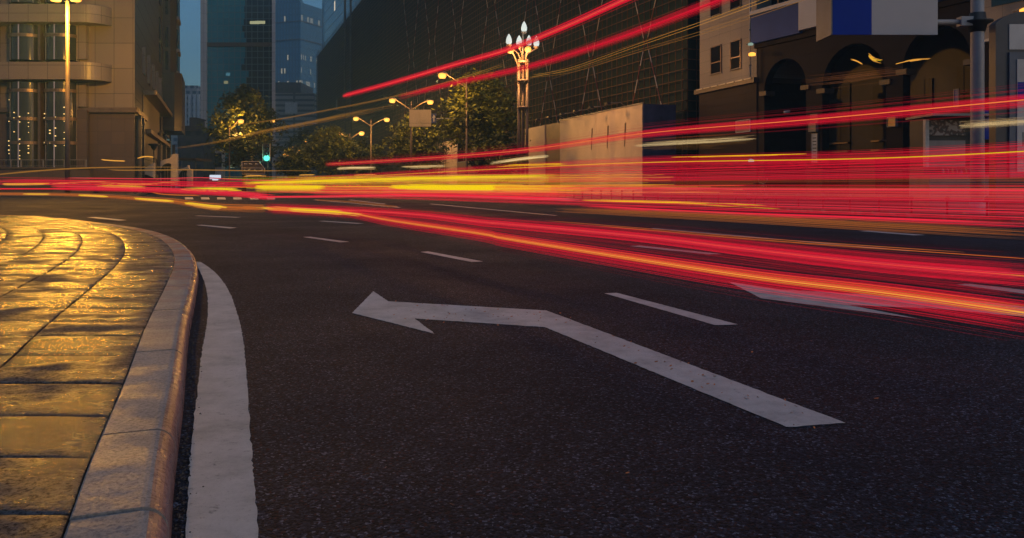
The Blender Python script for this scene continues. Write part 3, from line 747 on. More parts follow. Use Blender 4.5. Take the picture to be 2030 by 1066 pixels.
# arcade building
AD = Plane((17.3, 56.4), (.453, -1), (-1, -.4)); aang = math.atan2(-1, .453)
abrn = gridmat('arcade_stone', aang, 1.2, .8, .02, (.020, .0145, .0135), (.017, .0125, .012), (.012, .009, .009), rough=.6, spec=.12, var=.3)
acream = gridmat('upper_cream_stone', aang, 1.6, 1.0, .02, (.27, .235, .20), (.24, .21, .18), (.12, .1, .09), rough=.6, var=.2)
ab = thing('arcade_building', 'dark brown arcade with tall round arches under a blue fascia', 'building', AD.w(0, 0, 0))
aEnd = AD.s_of(2030) + 14
zf0 = AD.uv(1502, 96)[1]; zf1 = zf0 + 1.95
def arch_wall(openings, top, a_end):
    """wall between floor and top with round headed openings: list of (a0,a1,spring)"""
    mb = MB(AD); cur = 0.12
    for a0, a1, sp in openings:
        mb.box(cur, a0, -.6, 0, .15, top)
        c, r = (a0+a1)/2, (a1-a0)/2; n = 14
        pts = [(c - r*math.cos(math.pi*q/n), min(sp + r*math.sin(math.pi*q/n), top - .06)) for q in range(n+1)]
        for (xa, za), (xb, zb_) in zip(pts, pts[1:]): mb.prism([(xa, za), (xb, zb_), (xb, top), (xa, top)], -.6, 0)
        cur = a1
    mb.box(cur, a_end, -.6, 0, .15, top); return mb
ops = []
for x0, x1, ytop in ((1515, 1598, 116), (1630, 1757, 86), (1790, 1925, 50)):
    a0, a1 = AD.s_of(x0), AD.s_of(x1); zt = AD.uv((x0+x1)/2, ytop)[1]; ops.append((a0, a1, min(zt, zf0 - .25) - (a1-a0)/2))
ops.append((AD.s_of(1975), AD.s_of(1975) + 4.5, 4.5)); ops.append((AD.s_of(1975) + 6.2, AD.s_of(1975) + 10.8, 4.5))
arch_wall(ops, zf0, aEnd).build('arcade_wall', abrn, ab)
for a0, a1, sp in ops[:3]:
    for aa in (a0, a1):
        mb = MB(AD); mb.box(aa - .35, aa + .35, -.65, .16, sp - .35, sp - .05); mb.build('capital', M['brown'], ab)
mb = MB(AD); mb.box(0.1, aEnd, -4.6, -4.2, .15, zf0); mb.build('inner_wall', plain('inner_wall_stone', (.03, .02, .018), .5), ab)
mb = MB(AD); mb.box(0.1, aEnd, -4.19, -.605, zf0 - .3, zf0 - .01); mb.build('soffit', plain('soffit_dark', (.025, .018, .016), .6), ab)
gl = gridmat('shop_glazing', aang, 1.3, 3.2, .08, (.05, .034, .018), (.03, .022, .014), (.02, .014, .012), rough=.45, spec=.3, var=.4)
for a0, a1, sp in ops:
    mb = MB(AD); mb.box(a0 + .3, a1 - .2, -4.19, -4.1, 3.4, sp + .3); w_ = mb.build('window', gl, ab)
    for zq in (3.3, 3.9): mb = MB(AD); mb.box(a0 + .3, a1 - .2, -4.09, -3.9, zq, zq + .1); mb.build('transom', M['bronze'], w_)
    mb = MB(AD); mb.box(a0 + .5, a1 - .4, -4.19, -4.1, .2, 2.9); w_ = mb.build('door', M['glassdark'], ab)
mb = MB(AD); mb.box(.0, aEnd, -13, .2, zf0 + .002, zf0 + .55); mb.build('lintel_band', abrn, ab)
blg = plain('blue_fascia', (.035, .075, .25), .5, var=.25, scale=.3, spec=.15)
mb = MB(AD); mb.box(.02, AD.s_of(1596), .21, .5, zf0 + .3, zf1 + .35); mb.build('fascia', blg, ab)
mb = MB(AD); mb.box(AD.s_of(1643), aEnd, .21, .5, zf0 + .3, zf1); mb.build('fascia', blg, ab)
mb = MB(AD); mb.box(AD.s_of(1597), AD.s_of(1642.5), .21, .62, zf0 + .45, zf1 + 1.0); mb.build('white_sign_panel', M['white'], ab)
mb = MB(AD); mb.box(-.02, AD.s_of(1597), .2, .62, zf1 + .352, zf1 + .62); mb.build('ledge', M['white'], ab)
mb = MB(AD); mb.box(0, aEnd, -13, 0, zf0 + .551, zf1 + .3); mb.build('backing_wall', abrn, ab)
mb = MB(AD); mb.box(0, aEnd, -13, -1.2, zf1 + .301, zf1 + 2.6); mb.build('window_band', M['glassdark'], ab)
mb = MB(AD); mb.box(0, aEnd, -13, -.2, zf1 + 2.602, 30); mb.build('upper_wall', acream, ab)
for k in range(6):
    a0 = 1 + k * 3.1; mb = MB(AD); mb.box(a0, a0 + .12, -1.19, -1.0, zf1 + .3, zf1 + 2.6); mb.build('mullion', M['bronze'], ab)
# cream block beyond the gantry post
a0 = AD.s_of(1955); zq = AD.uv(1985, 79)[1]
mb = MB(AD); mb.box(a0, aEnd, .51, .9, zq, 30); mb.build('cream_bay', acream, ab)
mb = MB(AD); mb.box(a0 - .1, aEnd, .51, 1.0, zq - .14, zq - .002); mb.build('light_strip', plain('pale_trim_strip', (.5, .45, .38), .4), ab)
a1, z1 = AD.uv(1990, 17); mb = MB(AD); mb.box(a1, aEnd, .902, .95, z1, z1 + 2.2); mb.build('window', plain('green_glass', (.02, .035, .025), .12), ab)
dp = thing('drainpipe', 'thin pale drainpipe at the corner of the cream building', 'pipe', AD.w(-.05, .3, 0))
mb = MB(); p = PB.w(sE - .12, .45, 0); mb.tube([(p.x, p.y, zc_ + .4), (p.x, p.y, 26)], .06, 8); mb.build('pipe_run', M['white'], dp)
for zz in (9.5, 12, 15): mb = MB(); mb.box(p.x - .09, p.x + .09, p.y - .09, p.y + .2, zz, zz + .08); mb.build('bracket', M['steel'], dp)

# small fittings on the arcade
def wall_lamp(label, px, py, Y, mat, sz, group=None, power=0, color=(1, .6, .25)):
    p = P(px, py, Y); t = thing('wall_lamp', label, 'wall lamp', p)
    mb = MB(); mb.lathe([(.3*sz, -.5*sz), (sz, -.45*sz), (sz*1.05, .2*sz), (.4*sz, .5*sz)], p, 12); mb.build('lens', mat, t)
    mb = MB(); mb.box(p.x - .05, p.x + .05, p.y + .05, p.y + .9, p.z + .5*sz, p.z + .5*sz + .07); mb.build('bracket', M['steel'], t)
    if power:
        l_ = point_light('lamp_light', p + Vector((-.9, -.5, 0)), power, color, .2, t, spot=120); l_.rotation_euler = Vector((-.35, .6, -.1)).to_track_quat('-Z', 'Y').to_euler()
    return t
wall_lamp('glowing orange lamp on the corner of the cream building', 1491, 107, 55.6, M['lamp_star'], .24, power=170, color=(1, .52, .22))
wall_lamp('pale greenish lamp just above the glowing orange corner lamp', 1488, 87, 55.7, emit('pale_green_glow', (.45, .62, .5), .55), .18)
wall_lamp('orange lamp high on the cream bay beyond the gantry post', 2032, 20, 37.6, M['lamp_star'], .22, power=60, color=(1, .5, .16))
wall_lamp('cyan white lamp low beside the arcade corner', 1489, 318, 55.2, emit('cyan_glow', (.3, .75, .85), .6), .2)
p = P(1562, 222, 52.6); cc = thing('security_camera', 'small white security camera on the arcade pier', 'camera', p)
mb = MB(); mb.tube([p + Vector((-.28, -.2, -.02)), p + Vector((.12, .1, .05))], .09, 10); mb.build('camera_body', M['white'], cc)
mb = MB(); mb.box(p.x + .05, p.x + .1, p.y + .1, p.y + 1.0, p.z + .08, p.z + .14); mb.build('bracket', M['steel'], cc)
def board(name, label, cat, px0, px1, py0, py1, pl, off, mats, th=.06):
    a0, a1 = pl.s_of(px0), pl.s_of(px1); z1 = pl.uv((px0+px1)/2, py0)[1]; z0 = pl.uv((px0+px1)/2, py1)[1]
    c_ = pl.w((a0+a1)/2, off, z0); t = thing(name, label, cat, c_)
    mb = MB(pl); mb.box(a0, a1, off, off + th, z0, z1); mb.build('panel', mats[0], t)
    for q in ((a0 - .04, a0, z0 - .04, z1 + .04), (a1, a1 + .04, z0 - .04, z1 + .04), (a0, a1, z0 - .04, z0), (a0, a1, z1, z1 + .04)):
        mb = MB(pl); mb.box(q[0], q[1], off, off + th + .03, q[2], q[3]); mb.build('frame', mats[1], t)
    return t, a0, a1, z0, z1
board('notice_board', 'framed pale notice board on the cream building base', 'sign', 1463, 1490, 239, 261, PB, .09, (plain('notice_grey', (.16, .14, .15), .4), M['white']))
t, a0, a1, z0, z1 = board('wall_notice', 'tall narrow white notice on the first arcade pier', 'sign', 1611, 1622, 265, 322, AD, .02, (plain('notice_white', (.42, .48, .52), .5), M['steel']))
for k in range(7): mb = MB(AD); mb.box(a0 + .08, a1 - .08, .081, .09, z1 - .3 - k*.22, z1 - .24 - k*.22); mb.build('printed_line', M['dark_steel'], t)
board('red_plate', 'small red lettered plate above the narrow white notice', 'sign', 1609, 1622, 227, 243, AD, .02, (plain('red_plate', (.3, .05, .1), .4), M['steel']))
board('metal_box', 'small grey electrical box under the red plate', 'box', 1609, 1622, 246, 260, AD, .02, (M['steel'], M['steel']), .2)
board('meter_box', 'small bronze box fixed to the second arcade pier', 'box', 1765, 1780, 233, 250, AD, .02, (M['bronze'], M['steel']), .2)
board('blue_plate', 'narrow blue sign projecting beside the third arch', 'sign', 1901, 1909, 178, 212, AD, .3, (plain('blue_plate', (.03, .08, .25), .4), M['steel']))
# ------------------------------------------------------------------ gantry sign, lightbox, kiosk, guard rail, scooter
YS = 27.0
pp = PX(1937.5, YS, 0)
gp = thing('gantry_post', 'thick grey gantry post carrying the blue and white sign', 'post', (pp.x, pp.y, .15))
mb = MB(); mb.lathe([(.23, .15), (.215, 3.0), (.21, 6.4), (.20, 10.5)], (pp.x, pp.y, 0), 20); mb.build('post', M['pole_paint'], gp)
mb = MB(); mb.lathe([(.42, .0), (.42, .06), (.26, .07), (.25, .5)], (pp.x, pp.y, .152), 20); mb.build('base_plate', M['pole_paint'], gp)
zfl = fz(43, YS)
mb = MB(); mb.lathe([(.24, -.35), (.30, -.1), (.48, -.02), (.48, .02), (.28, .06), (.24, .3)], (pp.x, pp.y, zfl), 20); mb.build('flange', M['dark_steel'], gp)
mb = MB(); mb.tube([(pp.x - .2, pp.y, zfl), (PX(1660, YS, 0).x, pp.y + .1, zfl)], .085, 12); mb.build('arm', M['pole_paint'], gp)
mb = MB(); mb.tube([(pp.x - .2, pp.y, zfl + 1.5), (PX(1660, YS, 0).x, pp.y + .1, zfl + 1.5)], .085, 12); mb.build('arm', M['pole_paint'], gp)
for zz in (zfl, zfl + 1.5):
    mb = MB(); mb.box(pp.x - .62, pp.x - .2, pp.y - .16, pp.y + .16, zz - .15, zz + .16); mb.build('clamp', M['pole_paint'], gp)
xs0, xs1, xs2 = PX(1651, YS - .3, 0).x, PX(1728, YS - .3, 0).x, PX(1862, YS - .4, 0).x
zb0 = fz(68.5, YS - .3); zt0 = zb0 + 3.1
gs = thing('road_sign', 'large overhead sign panel, blue left part and blank grey white right part', 'sign', ((xs0+xs2)/2, YS - .2, zb0))
mb = MB(); mb.box(xs0, xs1, YS - .30, YS - .27, zb0, zt0); mb.build('blue_panel', M['blue'], gs)
mb = MB(); mb.box(xs1 + .002, xs2, YS - .304, YS - .27, zb0, zt0); mb.build('blank_panel', plain('sign_white', (.42, .39, .40), .45, var=.07, scale=.5), gs)
mb = MB(); mb.box(xs0 - .004, xs2 - .003, YS - .268, YS - .10, zb0 + .01, zt0); mb.build('back_frame', M['steel'], gs)
mb = MB(); mb.slab([(xs0 - .01, YS - .30), (xs0 - .01, YS + 1.0), (xs0 - .06, YS + 1.0), (xs0 - .05, YS - .30)], zb0, zt0); mb.build('side_panel', plain('side_grey', (.10, .11, .13), .5), gs)

# bus stop lightbox
YT = 24.5
tb = thing('lightbox', 'tall dark framed advertising lightbox with curved top beside the gantry post', 'lightbox', (PX(2010, YT, 0).x, YT, .15))
x0, x1 = PX(1974, YT, 0).x, PX(2085, YT, 0).x; zt, z0 = fz(43, YT), .15
mb = MB(); n = 10
pl = [(x0, z0), (x1, z0), (x1, zt - .25)] + [(x1 + (x0 - x1) * q / n, zt + .32 * math.sin(math.pi * q / n) - .0) for q in range(1, n)] + [(x0, zt - .05)]
N_ = len(pl); mb._add([(a, YT, c) for a, c in pl] + [(a, YT + .35, c) for a, c in pl], [list(range(N_)), list(range(2*N_-1, N_-1, -1))] + [(i, (i+1) % N_, N_+(i+1) % N_, N_+i) for i in range(N_)])
mb.build('case', plain('case_dark', (.035, .035, .05), .4), tb)
xi0, xi1 = PX(2000, YT, 0).x, x1 - .15
mb = MB(); mb.box(xi0, xi1, YT - .03, YT - .002, fz(98, YT), fz(48, YT)); mb.build('header_panel', plain('header_white', (.5, .47, .46), .5, var=.1), tb)
xj = PX(1999, YT, 0).x
mb = MB(); mb.box(xj, x1 - .05, YT - .06, YT - .002, fz(352, YT), fz(104, YT)); mb.build('frame', plain('frame_blue_grey', (.06, .08, .13), .35), tb)
xk = PX(2013, YT, 0).x
mb = MB(); mb.box(xk, x1 - .25, YT - .09, YT - .061, fz(340, YT), fz(118, YT)); pz = mb.build('poster', plain('poster_white', (.45, .42, .42), .4, var=.1), tb)
mb = MB(); mb.box(xk + .01, x1 - .26, YT - .094, YT - .0905, fz(200, YT), fz(163, YT)); mb.build('blue_stripe', M['blue'], pz)
mb = MB(); mb.box(xk + .15, x1 - .6, YT - .094, YT - .0905, fz(290, YT), fz(262, YT)); mb.build('grey_stripe', M['steel'], pz)

# kiosk with display panels
YK = 31.0
kx0, kx1 = PX(1843, YK, 0).x, PX(1962, YK, 0).x
kk = thing('news_kiosk', 'street kiosk with bright display boards behind the gantry post', 'kiosk', ((kx0+kx1)/2, YK, .15))
mb = MB(); mb.box(kx0, kx1, YK, YK + 1.6, .15, fz(346, YK)); mb.build('counter', plain('kiosk_counter', (.16, .14, .15), .5), kk)
mb = MB(); mb.box(kx0 + .02, kx1 - .02, YK + .5, YK + 1.6, fz(346, YK) + .002, fz(231, YK)); mb.build('cabin', M['dark_steel'], kk)
mb = MB(); mb.box(kx0 - .1, kx1 + .1, YK - .4, YK + 1.7, fz(231, YK) + .002, fz(226, YK)); mb.build('roof', M['steel'], kk)
picm, N_, L2, B_ = newmat('display_print'); v_ = coords(N_)
nz = noise(N_, L2, 2.6, 3, .6, v_)
L2.new(ramp(N_, L2, nz, [(.42, (.34, .29, .27)), (.47, (.10, .04, .03)), (.56, (.02, .02, .025)), (.62, (.3, .25, .24))]), B_.inputs['Base Color'])
mb = MB(); mb.box(PX(1853, YK, 0).x, PX(1926, YK, 0).x, YK + .42, YK + .499, fz(267, YK), fz(236, YK)); mb.build('display_board', picm, kk)
mb = MB(); mb.box(PX(1853, YK, 0).x, PX(1926, YK, 0).x, YK + .42, YK + .499, fz(330, YK), fz(277, YK)); mb.build('display_board', plain('display_pale', (.26, .22, .23), .4, var=.2), kk)
mb = MB(); mb.box(PX(1843, YK, 0).x, PX(1850, YK, 0).x, YK + .3, YK + .499, fz(330, YK), fz(235, YK)); mb.build('white_edge', plain('edge_white', (.5, .5, .5), .4), kk)  # plain white strip along the cabin edge
mb = MB(); mb.box(PX(1952, YK, 0).x, PX(1972, YK, 0).x, YK + .2, YK + .499, fz(275, YK), fz(217, YK)); mb.build('blue_panel', M['blue'], kk)
rng = random.Random(5)
for k in range(7):
    x = PX(1872 + k * 9, YK + .1, 0).x; mb = MB(); hh = rng.uniform(.18, .34); mb.lathe([(.05, 0), (.055, hh * .65), (.02, hh * .75), (.02, hh)], (x, YK + .2, fz(346, YK) + .003), 8)
    tag(mb.build('bottle', plain('bottle_%d' % k, (rng.uniform(.05, .4), rng.uniform(.05, .2), rng.uniform(.04, .2)), .2)), 'small bottle standing on the kiosk counter', 'bottle', 'bottles on the kiosk counter')

# low guard rail along the kerb of the far pavement
gr = thing('guard_rail', 'low dark guard rail with round knobs along the far kerb', 'guard rail', right_pave(36, -1.25) + Vector((0, 0, .16)))
pa, pb_ = right_pave(20, -1.25), right_pave(64, -1.25)
for zz in (.38, .62):
    mb = MB(); mb.tube([pa + Vector((0, 0, zz)), pb_ + Vector((0, 0, zz))], .028, 8); mb.build('rail', M['dark_steel'], gr)
nn_ = 32
for k in range(nn_):
    q = pa.lerp(pb_, k / (nn_-1)); mb = MB(); mb.lathe([(.035, .16), (.035, .60), (.07, .62), (.085, .69), (.06, .76), (.01, .79)], (q.x, q.y, 0), 8); mb.build('post', M['dark_steel'], gr)

# scooter
ps = P(1501, 384, 49); ps.z = .15
ang = .35
def sloc(a, b, c): return (ps.x + a*math.cos(ang) - b*math.sin(ang), ps.y + a*math.sin(ang) + b*math.cos(ang), .15 + c)
st = thing('parked_scooter', 'dark scooter with windscreen parked before the arcade', 'scooter', ps)
red = plain('scooter_paint', (.05, .012, .014), .25)
def wheel(cx_):
    mb = MB(); n = 20; pts = [sloc(cx_ + .23*math.cos(2*math.pi*q/n), 0, .27 + .23*math.sin(2*math.pi*q/n)) for q in range(n+1)]
    mb.tube(pts, .05, 8, cap=False); w_ = mb.build('wheel', M['rubber'], st)
    mb = MB(); mb.tube([sloc(cx_, -.06, .27), sloc(cx_, .06, .27)], .15, 14); mb.build('rim', M['steel'], w_)
wheel(-.62); wheel(.62)
mb = MB(); mb.tube([sloc(-.85, 0, .62), sloc(-.55, 0, .62), sloc(-.2, 0, .42), sloc(.2, 0, .34), sloc(.42, 0, .45), sloc(.52, 0, .8), sloc(.48, 0, 1.0)], [.10, .17, .16, .12, .14, .15, .08], 10); mb.build('body', red, st)
mb = MB(); mb.tube([sloc(-.85, 0, .82), sloc(-.5, 0, .84), sloc(-.12, 0, .78)], [.09, .13, .10], 10); mb.build('seat', M['rubber'], st)
mb = MB(); mb.tube([sloc(.62, 0, .27), sloc(.55, 0, .6), sloc(.46, 0, 1.05)], .035, 8); mb.build('fork', M['steel'], st)
mb = MB(); mb.tube([sloc(.38, -.33, 1.08), sloc(.46, 0, 1.04), sloc(.38, .33, 1.08)], .022, 8); mb.build('handlebar', M['steel'], st)
mb = MB(); q = [sloc(.55, -.2, 1.0), sloc(.55, .2, 1.0), sloc(.38, .16, 1.48), sloc(.38, -.16, 1.48)]
q2 = [sloc(.57, -.2, 1.0), sloc(.57, .2, 1.0), sloc(.40, .16, 1.48), sloc(.40, -.16, 1.48)]
mb._add(q + q2, [(0, 1, 2, 3), (7, 6, 5, 4), (0, 4, 5, 1), (1, 5, 6, 2), (2, 6, 7, 3), (3, 7, 4, 0)]); mb.build('windscreen', M['glass'], st)
for sd in (-.36, .36): mb = MB(); mb.tube([sloc(.4, sd, 1.1), sloc(.42, sd*1.1, 1.28)], .012, 6); mb.tube([sloc(.41, sd*1.15, 1.3), sloc(.43, sd*1.15, 1.3)], .06, 10); mb.build('mirror', M['steel'], st)
mb = MB(); mb.lathe([(.02, -.07), (.08, -.03), (.08, .04), (.02, .08)], sloc(.60, 0, .86), 10); mb.build('headlight', M['white'], st)

# ------------------------------------------------------------------ street lamps
def street_lamp(label, pole_px, Y, heads, ztop=None, group='double armed street lamps', power=900, base=.15, size=1.0):
    x = PX(pole_px, Y, 0).x
    t = thing('street_lamp', label, 'street lamp', (x, Y, base), group)
    hz = [P(px, py, Y) for px, py in heads]
    zt = max(h.z for h in hz) - .2
    mb = MB(); mb.lathe([(.16*size, base), (.13*size, base + 2), (.07*size, zt)], (x, Y, 0), 12); mb.build('pole', M['lamp_pole'], t)
    for h in hz:
        sgn = 1 if h.x > x else -1
        mb = MB(); pts = [Vector((x, Y, zt - 1.1)), Vector((x + (h.x - x) * .45, Y, zt - .35)), Vector((h.x - sgn * .3, Y, h.z + .12))]
        mb.tube(catmull(pts, 5), .05 * size, 8); mb.build('arm', M['lamp_pole'], t)
        mb = MB(); mb.tube([(h.x - sgn*.5, Y, h.z + .12), (h.x - sgn*.2, Y, h.z + .14), (h.x + sgn*.45, Y, h.z + .1)], [.08, .2, .1], 10); hd_ = mb.build('lamp_head', M['steel'], t)
        sl = max(1.0, Y / 115); mb = MB(); mb.lathe([(r_ * sl, z_ * sl) for r_, z_ in ((.05, -.34), (.3, -.3), (.42, -.05), (.36, .14), (.1, .22))], (h.x, Y - .12, h.z - .06), 12); mb.build('lens', M['lamp_star'], hd_)
        if power: point_light('lamp_light', (h.x, Y - 1.3, h.z - .7), power * 2.0, (1, .46, .10), .3, t)
    return t
street_lamp('double armed street lamp rising behind the blank road sign', 815.5, 103, [(778, 198), (853, 201)], power=700)
street_lamp('double armed street lamp between the lane of trees and the hoist mast', 735.5, 130, [(706, 234), (767, 236)], power=700)
street_lamp('shortest looking double armed street lamp over the yellow lit tree', 693.5, 165, [(670, 264), (717, 263)], power=900)
street_lamp('single armed street lamp leaning out of the biggest yellow lit tree', 925, 79, [(877, 148)], group='single armed street lamps', power=700)
street_lamp('single armed street lamp glowing at the right edge of the dark tree', 500, 128, [(541, 237)], group='single armed street lamps', power=600, size=.8)
street_lamp('street lamp glowing inside the dark tree crown', 455, 113, [(478, 239)], group='single armed street lamps', power=700, size=.8)
street_lamp('tiny far street lamp down the street, higher one', 600, 240, [(580, 293)], group='far street lamps', power=0)
street_lamp('tiny far street lamp down the street, lower one with visible pole', 593.5, 236, [(594, 300)], group='far street lamps', power=900)
for lab, ppx, yy_, hx, hy in (('tiny far street lamp in a gap of the reddish tree', 563, 225, 566, 307), ('tiny far street lamp beside the traffic light housing', 548, 245, 539, 313), ('tiny far street lamp above the yellow lit tree', 616, 260, 610, 280)):
    street_lamp(lab, ppx, yy_, [(hx, hy)], group='far street lamps', power=0)
# tall lamp by the terrace
x, Yt = PX(134, 64, 0).x, 64
tl = thing('street_lamp', 'tall lamp post glaring at the top edge before the stone building', 'street lamp', (x, Yt, .15))
zt = fz(2, Yt)
mb = MB(); mb.lathe([(.20, .15), (.17, 5), (.13, zt)], (x, Yt, 0), 14); mb.build('pole', M['lamp_pole'], tl)
mb = MB(); mb.lathe([(.1, -.15), (.55, -.05), (.6, .12), (.2, .3)], (x, Yt, zt + .35), 14); hd_ = mb.build('lamp_head', M['steel'], tl)
for sx_ in (-.8, .8):
    mb = MB(); mb.tube([(x, Yt, zt + .2), (x + sx_, Yt - .1, zt + .3)], .06, 8); mb.build('arm', M['lamp_pole'], tl)
    mb = MB(); mb.lathe([(.08, -.22), (.36, -.16), (.42, .0), (.2, .12)], (x + sx_, Yt - .25, zt + .1), 14); mb.build('lens', M['lamp_star'], tl)
point_light('lamp_light', (x, Yt - .8, zt - .6), TALL_POWER, (1, .45, .045), 1.0, tl)

# five globe lamp post
YL = 70.0; x = PX(1036.5, YL, 0).x
gl_ = thing('globe_lamp_post', 'ornate lamp post with five white bud globes and two orange lamps', 'street lamp', (x, YL, .15))
zst = fz(118, YL)
for dx, dy in ((-.36, -.1), (.36, -.1), (0, .3)):
    mb = MB(); mb.tube([(x + dx, YL + dy, .15), (x + dx, YL + dy, zst)], .14, 10); mb.build('pole', M['lamp_pole'], gl_)
for py in (123, 160, 213, 300):
    mb = MB(); zq = fz(py, YL); mb.lathe([(.3, -.12), (.54, -.08), (.54, .08), (.3, .12)], (x, YL, zq), 12); mb.build('collar', M['lamp_pole'], gl_)
mb = MB(); mb.lathe([(.7, .0), (.7, .35), (.55, .5), (.5, 1.4), (.42, 1.5)], (x, YL, .152), 14); mb.build('base', M['lamp_pole'], gl_)
mb = MB(); mb.tube([(x, YL, zst - .3), (x, YL, fz(62, YL))], .09, 10); mb.build('stem', M['lamp_pole'], gl_)
ph = 20.5 * YL / F
for px, py, dy in ((1039, 42, 0), (1009, 69, -.5), (1029, 74, -1.0), (1049, 66, .8), (1063.5, 70, .3)):
    h = P(px, py, YL); zt_ = h.z
    mb = MB(); mb.lathe([(.02, 0), (.10, -.12), (.19, -.3), (.255, -.55), (.25, -.75), (.19, -.88), (.1, -.9)], (h.x, YL + dy, zt_), 14); mb.build('globe', M['bulb'], gl_)
    mb = MB(); mb.lathe([(.1, -.901), (.27, -.92), (.2, -1.05), (.06, -1.15)], (h.x, YL + dy, zt_), 12); mb.build('cup', M['lamp_pole'], gl_)
    if px != 1039:
        mb = MB(); mb.tube(catmull([Vector((x + (h.x-x)*.15, YL, zst - .2)), Vector((x + (h.x-x)*.35, YL + dy*.4, zst + .5)), Vector((h.x, YL + dy, zt_ - 1.1))], 5), .05, 8); mb.build('arm', M['lamp_pole'], gl_)
for px, py, dy in ((1012, 100, -1.1), (1046.5, 97.5, -1.2)):
    h = P(px, py, YL + dy)
    mb = MB(); mb.lathe([(.06, -.26), (.24, -.2), (.30, 0), (.22, .18), (.05, .24)], h, 14); mb.build('lens', M['lamp_star'], gl_)
    mb = MB(); mb.tube(catmull([Vector((x + (.3 if px > 1030 else -.36), YL, zst - 1.0)), Vector((x + (h.x-x)*.6, YL + dy*.5, zst)), Vector((h.x, YL + dy, h.z + .1))], 5), .06, 8); mb.build('arm', M['lamp_pole'], gl_)
    point_light('lamp_light', h + Vector((0, -.5, -.5)), 1000, (1, .43, .12), .35, gl_)
point_light('lamp_light', P(1036, 60, YL - 1.6), 150, (.9, 1, .92), .4, gl_)

# small dish lamp by the subway entrance
h = P(305, 288, 96)
dl = thing('post_lamp', 'unlit dish topped lamp on a slim post beside the subway entrance', 'street lamp', (h.x, 96, .1))
mb = MB(); mb.tube([(h.x, 96, .1), (h.x, 96, h.z - .2)], .07, 8); mb.build('pole', M['dark_steel'], dl)
mb = MB(); mb.lathe([(.1, -.6), (.3, -.3), (.34, -.1), (.62, .05), (.6, .2), (.1, .22)], h, 14); mb.build('lamp_head', M['dark_steel'], dl)

# ------------------------------------------------------------------ signs and signal at the junction
YR = 88.0
x = PX(814.5, YR, 0).x
rs = thing('road_sign', 'blank cream road sign board on a slim post, in front of the lamps', 'sign', (x, YR, .15))
mb = MB(); mb.tube([(x, YR, .15), (x, YR, fz(206, YR))], .1, 10); mb.build('post', M['lamp_pole'], rs)
sb = plain('sign_back', (.45, .37, .26), .5, var=.15, scale=.6)
for k, (xa, xb) in enumerate(((812, 832.6), (833, 855))):
    mb = MB(); mb.box(PX(xa, YR, 0).x, PX(xb, YR, 0).x, YR - .22, YR - .14, fz(244, YR), fz(217.5, YR)); mb.build('board', sb, rs)
mb = MB(); mb.box(PX(812, YR, 0).x, PX(855, YR, 0).x, YR - .22, YR - .14, fz(251, YR), fz(244.5, YR)); mb.build('board', sb, rs)
mb = MB(); mb.tube([(x, YR, fz(235, YR)), (PX(904, YR, 0).x, YR, fz(235, YR))], .07, 8); mb.build('arm', M['white'], rs)
xs_, zs_ = PX(860.5, YR, 0).x, fz(234.5, YR)
asn = thing('arrow_sign', 'small blue sign with a white upward arrow on the sign arm', 'sign', (xs_, YR - .2, zs_))
hw = 5 * YR / F; hh = 9.5 * YR / F
mb = MB(); mb.box(xs_ - hw, xs_ + hw, YR - .16, YR - .10, zs_ - hh, zs_ + hh); mb.build('plate', plain('sign_blue', (.015, .04, .18), .4), asn)
mb = MB(); yq = YR - .165
pts = [(-.05, -.36), (.05, -.36), (.05, .08), (.17, .02), (.17, .12), (0, .4), (-.17, .12), (-.17, .02), (-.05, .08)]
mb._add([(xs_ + a, yq, zs_ + c) for a, c in pts] + [(xs_ + a, yq - .015, zs_ + c) for a, c in pts], [list(range(9)), list(range(17, 8, -1))] + [(i, (i+1) % 9, 9 + (i+1) % 9, 9+i) for i in range(9)])
mb.build('arrow', M['white'], asn)

Yg = 72.0; h = P(528, 303, Yg)
tr = thing('traffic_light', 'traffic light on a thin post showing green in front of the dark tree', 'traffic light', (h.x, Yg, 0))
hw = 6.6 * Yg / F; z0, z1 = fz(319, Yg), fz(285.5, Yg)
mb = MB(); mb.tube([(h.x + .06, Yg + .25, 0), (h.x + .06, Yg + .25, z1)], .075, 8); mb.build('post', M['dark_steel'], tr)
mb = MB(); mb.box(h.x - hw, h.x + hw, Yg, Yg + .18, z0, z1); hs = mb.build('housing', M['dark_steel'], tr)
for q in ((-hw - .03, -hw), (hw, hw + .03)):
    mb = MB(); mb.box(h.x + q[0], h.x + q[1], Yg - .05, Yg + .2, z0, z1); mb.build('rim', plain('rim_grey', (.3, .26, .22), .4), hs)
mb = MB(); mb.box(h.x - hw, h.x + hw, Yg - .05, Yg + .2, z1, z1 + .03); mb.build('rim', M['steel'], hs)
for k, mt in enumerate((M['glassdark'], M['glassdark'], M['green'])):
    zc_l = z1 - .26 - k * .5
    mb = MB(); mb.tube([(h.x + .03, Yg - .02, zc_l), (h.x + .03, Yg - .05, zc_l)], .21 if k < 2 else .27, 18); mb.build('signal_lens', mt, hs)
    mb = MB(); mb.tube([(h.x + .03, Yg - .003, zc_l + .23), (h.x + .03, Yg - .25, zc_l + .24)], .05, 6); mb.build('visor', M['dark_steel'], hs)
point_light('lamp_light', (h.x, Yg - .5, z0 + .3), 25, (.2, 1, .75), .2, tr)

